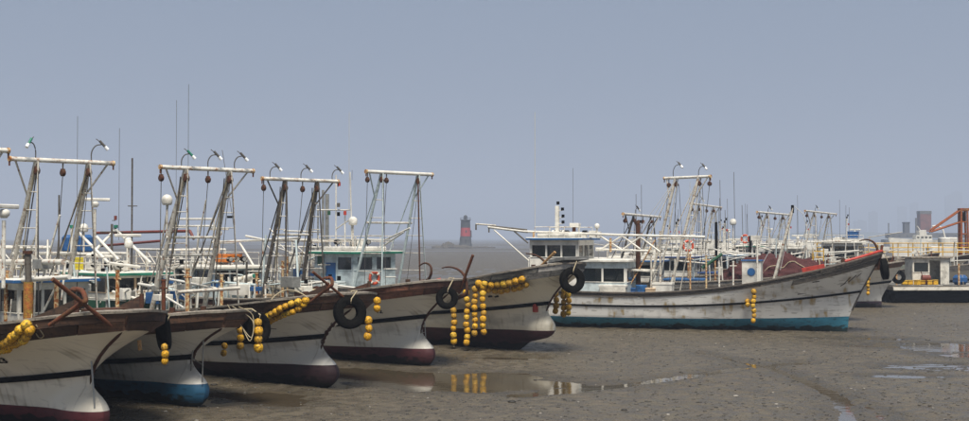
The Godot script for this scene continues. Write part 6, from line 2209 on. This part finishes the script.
func build_ground():
	setup_pools()
	setup_keels()
	var xs := axis_lines(-15.0, 30.0, 0.2, 6000.0, 1.12)
	var zs: Array = []
	var z := 20.0
	while z > -30.0:
		zs.append(z)
		z -= 2.0
	var st := 0.22
	while z > -6500.0:
		zs.append(z)
		if z < -68.0: st *= 1.045
		z -= st
	var v := PackedVector3Array()
	var col := PackedColorArray()
	var nx := xs.size()
	var hs := PackedFloat32Array()
	for j in zs.size():
		for i in nx:
			var hw := mud_h(xs[i], zs[j])
			v.append(Vector3(xs[i], hw.x, zs[j]))
			var t := nz_b.get_noise_2d(xs[i] * 0.8 + 300.0, zs[j] * 1.6) * 0.5 + 0.5
			var t2 := nz_a.get_noise_2d(xs[i] * 0.9 + 70.0, zs[j] * 0.9) * 0.5 + 0.5
			var c := Color(0.198, 0.160, 0.104).lerp(Color(0.236, 0.200, 0.142), clampf(t * 1.2 - 0.1, 0, 1))
			c = c * (0.84 + 0.3 * t2) * 0.56
			c = c.lerp(c * 0.62, hw.y)
			c.a = 1.0
			col.append(c)
	var nn := PackedVector3Array()
	var ix := PackedInt32Array()
	nn.resize(v.size())
	for j in zs.size():
		for i in nx:
			var i0 := maxi(i - 1, 0)
			var i1 := mini(i + 1, nx - 1)
			var j0 := maxi(j - 1, 0)
			var j1 := mini(j + 1, zs.size() - 1)
			var dx := (v[j * nx + i1].y - v[j * nx + i0].y) / (xs[i1] - xs[i0])
			var dz: float = (v[j1 * nx + i].y - v[j0 * nx + i].y) / (zs[j1] - zs[j0])
			nn[j * nx + i] = Vector3(-dx, 1, -dz).normalized()
	for j in zs.size() - 1:
		for i in nx - 1:
			var a := j * nx + i
			ix.append_array([a, a + 1, a + nx + 1, a, a + nx + 1, a + nx])
	var m := StandardMaterial3D.new()
	m.vertex_color_use_as_albedo = true
	m.albedo_texture = T.mud
	m.uv1_triplanar = true
	m.uv1_world_triplanar = true
	m.uv1_scale = Vector3.ONE * 0.16
	m.roughness = 0.62
	m.roughness_texture = T.mud_rough
	m.normal_enabled = true
	m.normal_texture = T.mud_normal
	m.normal_scale = 1.2
	var o := mi("ground", arr_mesh(v, nn, PackedVector2Array(), ix, col), m, self)
	meta(o, "grey-brown tidal mud flat with shallow gullies and pools", "", "", "structure")
	print("ground verts ", v.size())
	# standing water
	var w := StandardMaterial3D.new()
	w.albedo_color = C(74, 66, 52)
	w.roughness = 0.05
	w.normal_enabled = true
	w.normal_texture = T.ripple
	w.normal_scale = 0.06
	w.uv1_triplanar = true
	w.uv1_world_triplanar = true
	w.uv1_scale = Vector3.ONE * 0.25
	var pm := PlaneMesh.new()
	pm.size = Vector2(600, 150)
	var wo := mi("water", pm, w, self, Transform3D(Basis.IDENTITY, Vector3(0, -0.045, -65)))
	# wind-ruffled shallow sea beyond
	var w2: StandardMaterial3D = w.duplicate()
	w2.roughness = 0.34
	w2.normal_scale = 0.5
	w2.uv1_scale = Vector3.ONE * 0.08
	var pm2 := PlaneMesh.new()
	pm2.size = Vector2(13000, 6400)
	var so := mi("sea", pm2, w2, self, Transform3D(Basis.IDENTITY, Vector3(0, -0.045, -3340)))
	meta(so, "ruffled shallow sea over the far mud flats", "", "", "structure")
	meta(wo, "thin sheet of standing tide water in the pools", "", "", "structure")
	# little stones, shells and worm casts
	var mm := MultiMesh.new()
	mm.transform_format = MultiMesh.TRANSFORM_3D
	mm.use_colors = true
	mm.mesh = lathe("stone", [Vector2(0, -0.5), Vector2(0.7, -0.35), Vector2(1.0, 0.0), Vector2(0.6, 0.4), Vector2(0, 0.5)], 6)
	var n := 15000
	mm.instance_count = n
	for i in n:
		var d := 30.0 + 62.0 * pow(rng.randf(), 1.25)
		var x := rng.randf_range(-0.40, 0.42) * d
		var h := mud_h(x, -d)
		var s := 0.014 + 0.036 * pow(rng.randf(), 2.5)
		if rng.randf() < 0.01: s *= 2.4
		mm.set_instance_transform(i, Transform3D(Basis(Vector3.UP, rng.randf() * TAU).scaled(Vector3(s * rng.randf_range(0.8, 1.6), s * rng.randf_range(0.5, 1.0), s)), Vector3(x, h.x + s * 0.15, -d)))
		var g := rng.randf_range(0.015, 0.07) if rng.randf() < 0.97 else rng.randf_range(0.2, 0.3)
		mm.set_instance_color(i, Color(g, g * 0.93, g * 0.82))
	var mmi := MultiMeshInstance3D.new()
	mmi.name = "pebbles"
	mmi.multimesh = mm
	var pmat := StandardMaterial3D.new()
	pmat.vertex_color_use_as_albedo = true
	pmat.roughness = 0.7
	mmi.material_override = pmat
	add_child(mmi)
	meta(mmi, "small dark stones and shells scattered over the mud", "pebbles", "", "stuff")

# ------------------------------------------------------------------ scene
func _ready():
	rng.seed = 4711
	var cam := Camera3D.new()
	cam.name = "camera"
	cam.position = Vector3(0, CAMH, 0)
	cam.rotation.x = atan((HZ - 210.5) / FOC)
	cam.fov = rad_to_deg(2.0 * atan(210.5 / FOC))
	cam.near = 0.5
	cam.far = 9000.0
	add_child(cam)
	cam.current = true
	var sky_m := ProceduralSkyMaterial.new()
	sky_m.sky_top_color = C(131, 148, 173)
	sky_m.sky_horizon_color = C(147, 160, 178)
	sky_m.sky_curve = 0.12
	sky_m.ground_bottom_color = C(112, 106, 96)
	sky_m.ground_horizon_color = C(148, 158, 172)
	sky_m.sun_angle_max = 0.0
	var sky := Sky.new()
	sky.sky_material = sky_m
	var env := Environment.new()
	env.background_mode = Environment.BG_SKY
	env.sky = sky
	env.tonemap_mode = Environment.TONE_MAPPER_LINEAR
	env.tonemap_exposure = 1.25
	env.background_energy_multiplier = 0.78
	env.sdfgi_enabled = true
	env.ssao_enabled = true
	env.ssil_enabled = true
	env.fog_enabled = true
	env.fog_density = 0.0006
	env.fog_light_color = C(209, 223, 247)
	var we := WorldEnvironment.new()
	we.name = "world_environment"
	we.environment = env
	add_child(we)
	var sun := DirectionalLight3D.new()
	sun.name = "sun"
	sun.light_energy = 1.6
	sun.light_color = Color(1.0, 0.965, 0.91)
	sun.light_angular_distance = 22.0
	sun.shadow_enabled = true
	add_child(sun)
	var el := deg_to_rad(62.0)
	var to_sun := Vector3(0.12 * cos(el), sin(el), 0.99 * cos(el)).normalized()
	sun.look_at_from_position(to_sun * 50.0, Vector3.ZERO, Vector3.FORWARD)

	make_textures()
	make_materials()
	print("materials done")
	build_ground()
	print("ground done")
	build_far()
	build_row()
	print("row done")
	build_long_boat()
	build_back_boats()
	build_right()
	print("all done ", Time.get_ticks_msec())
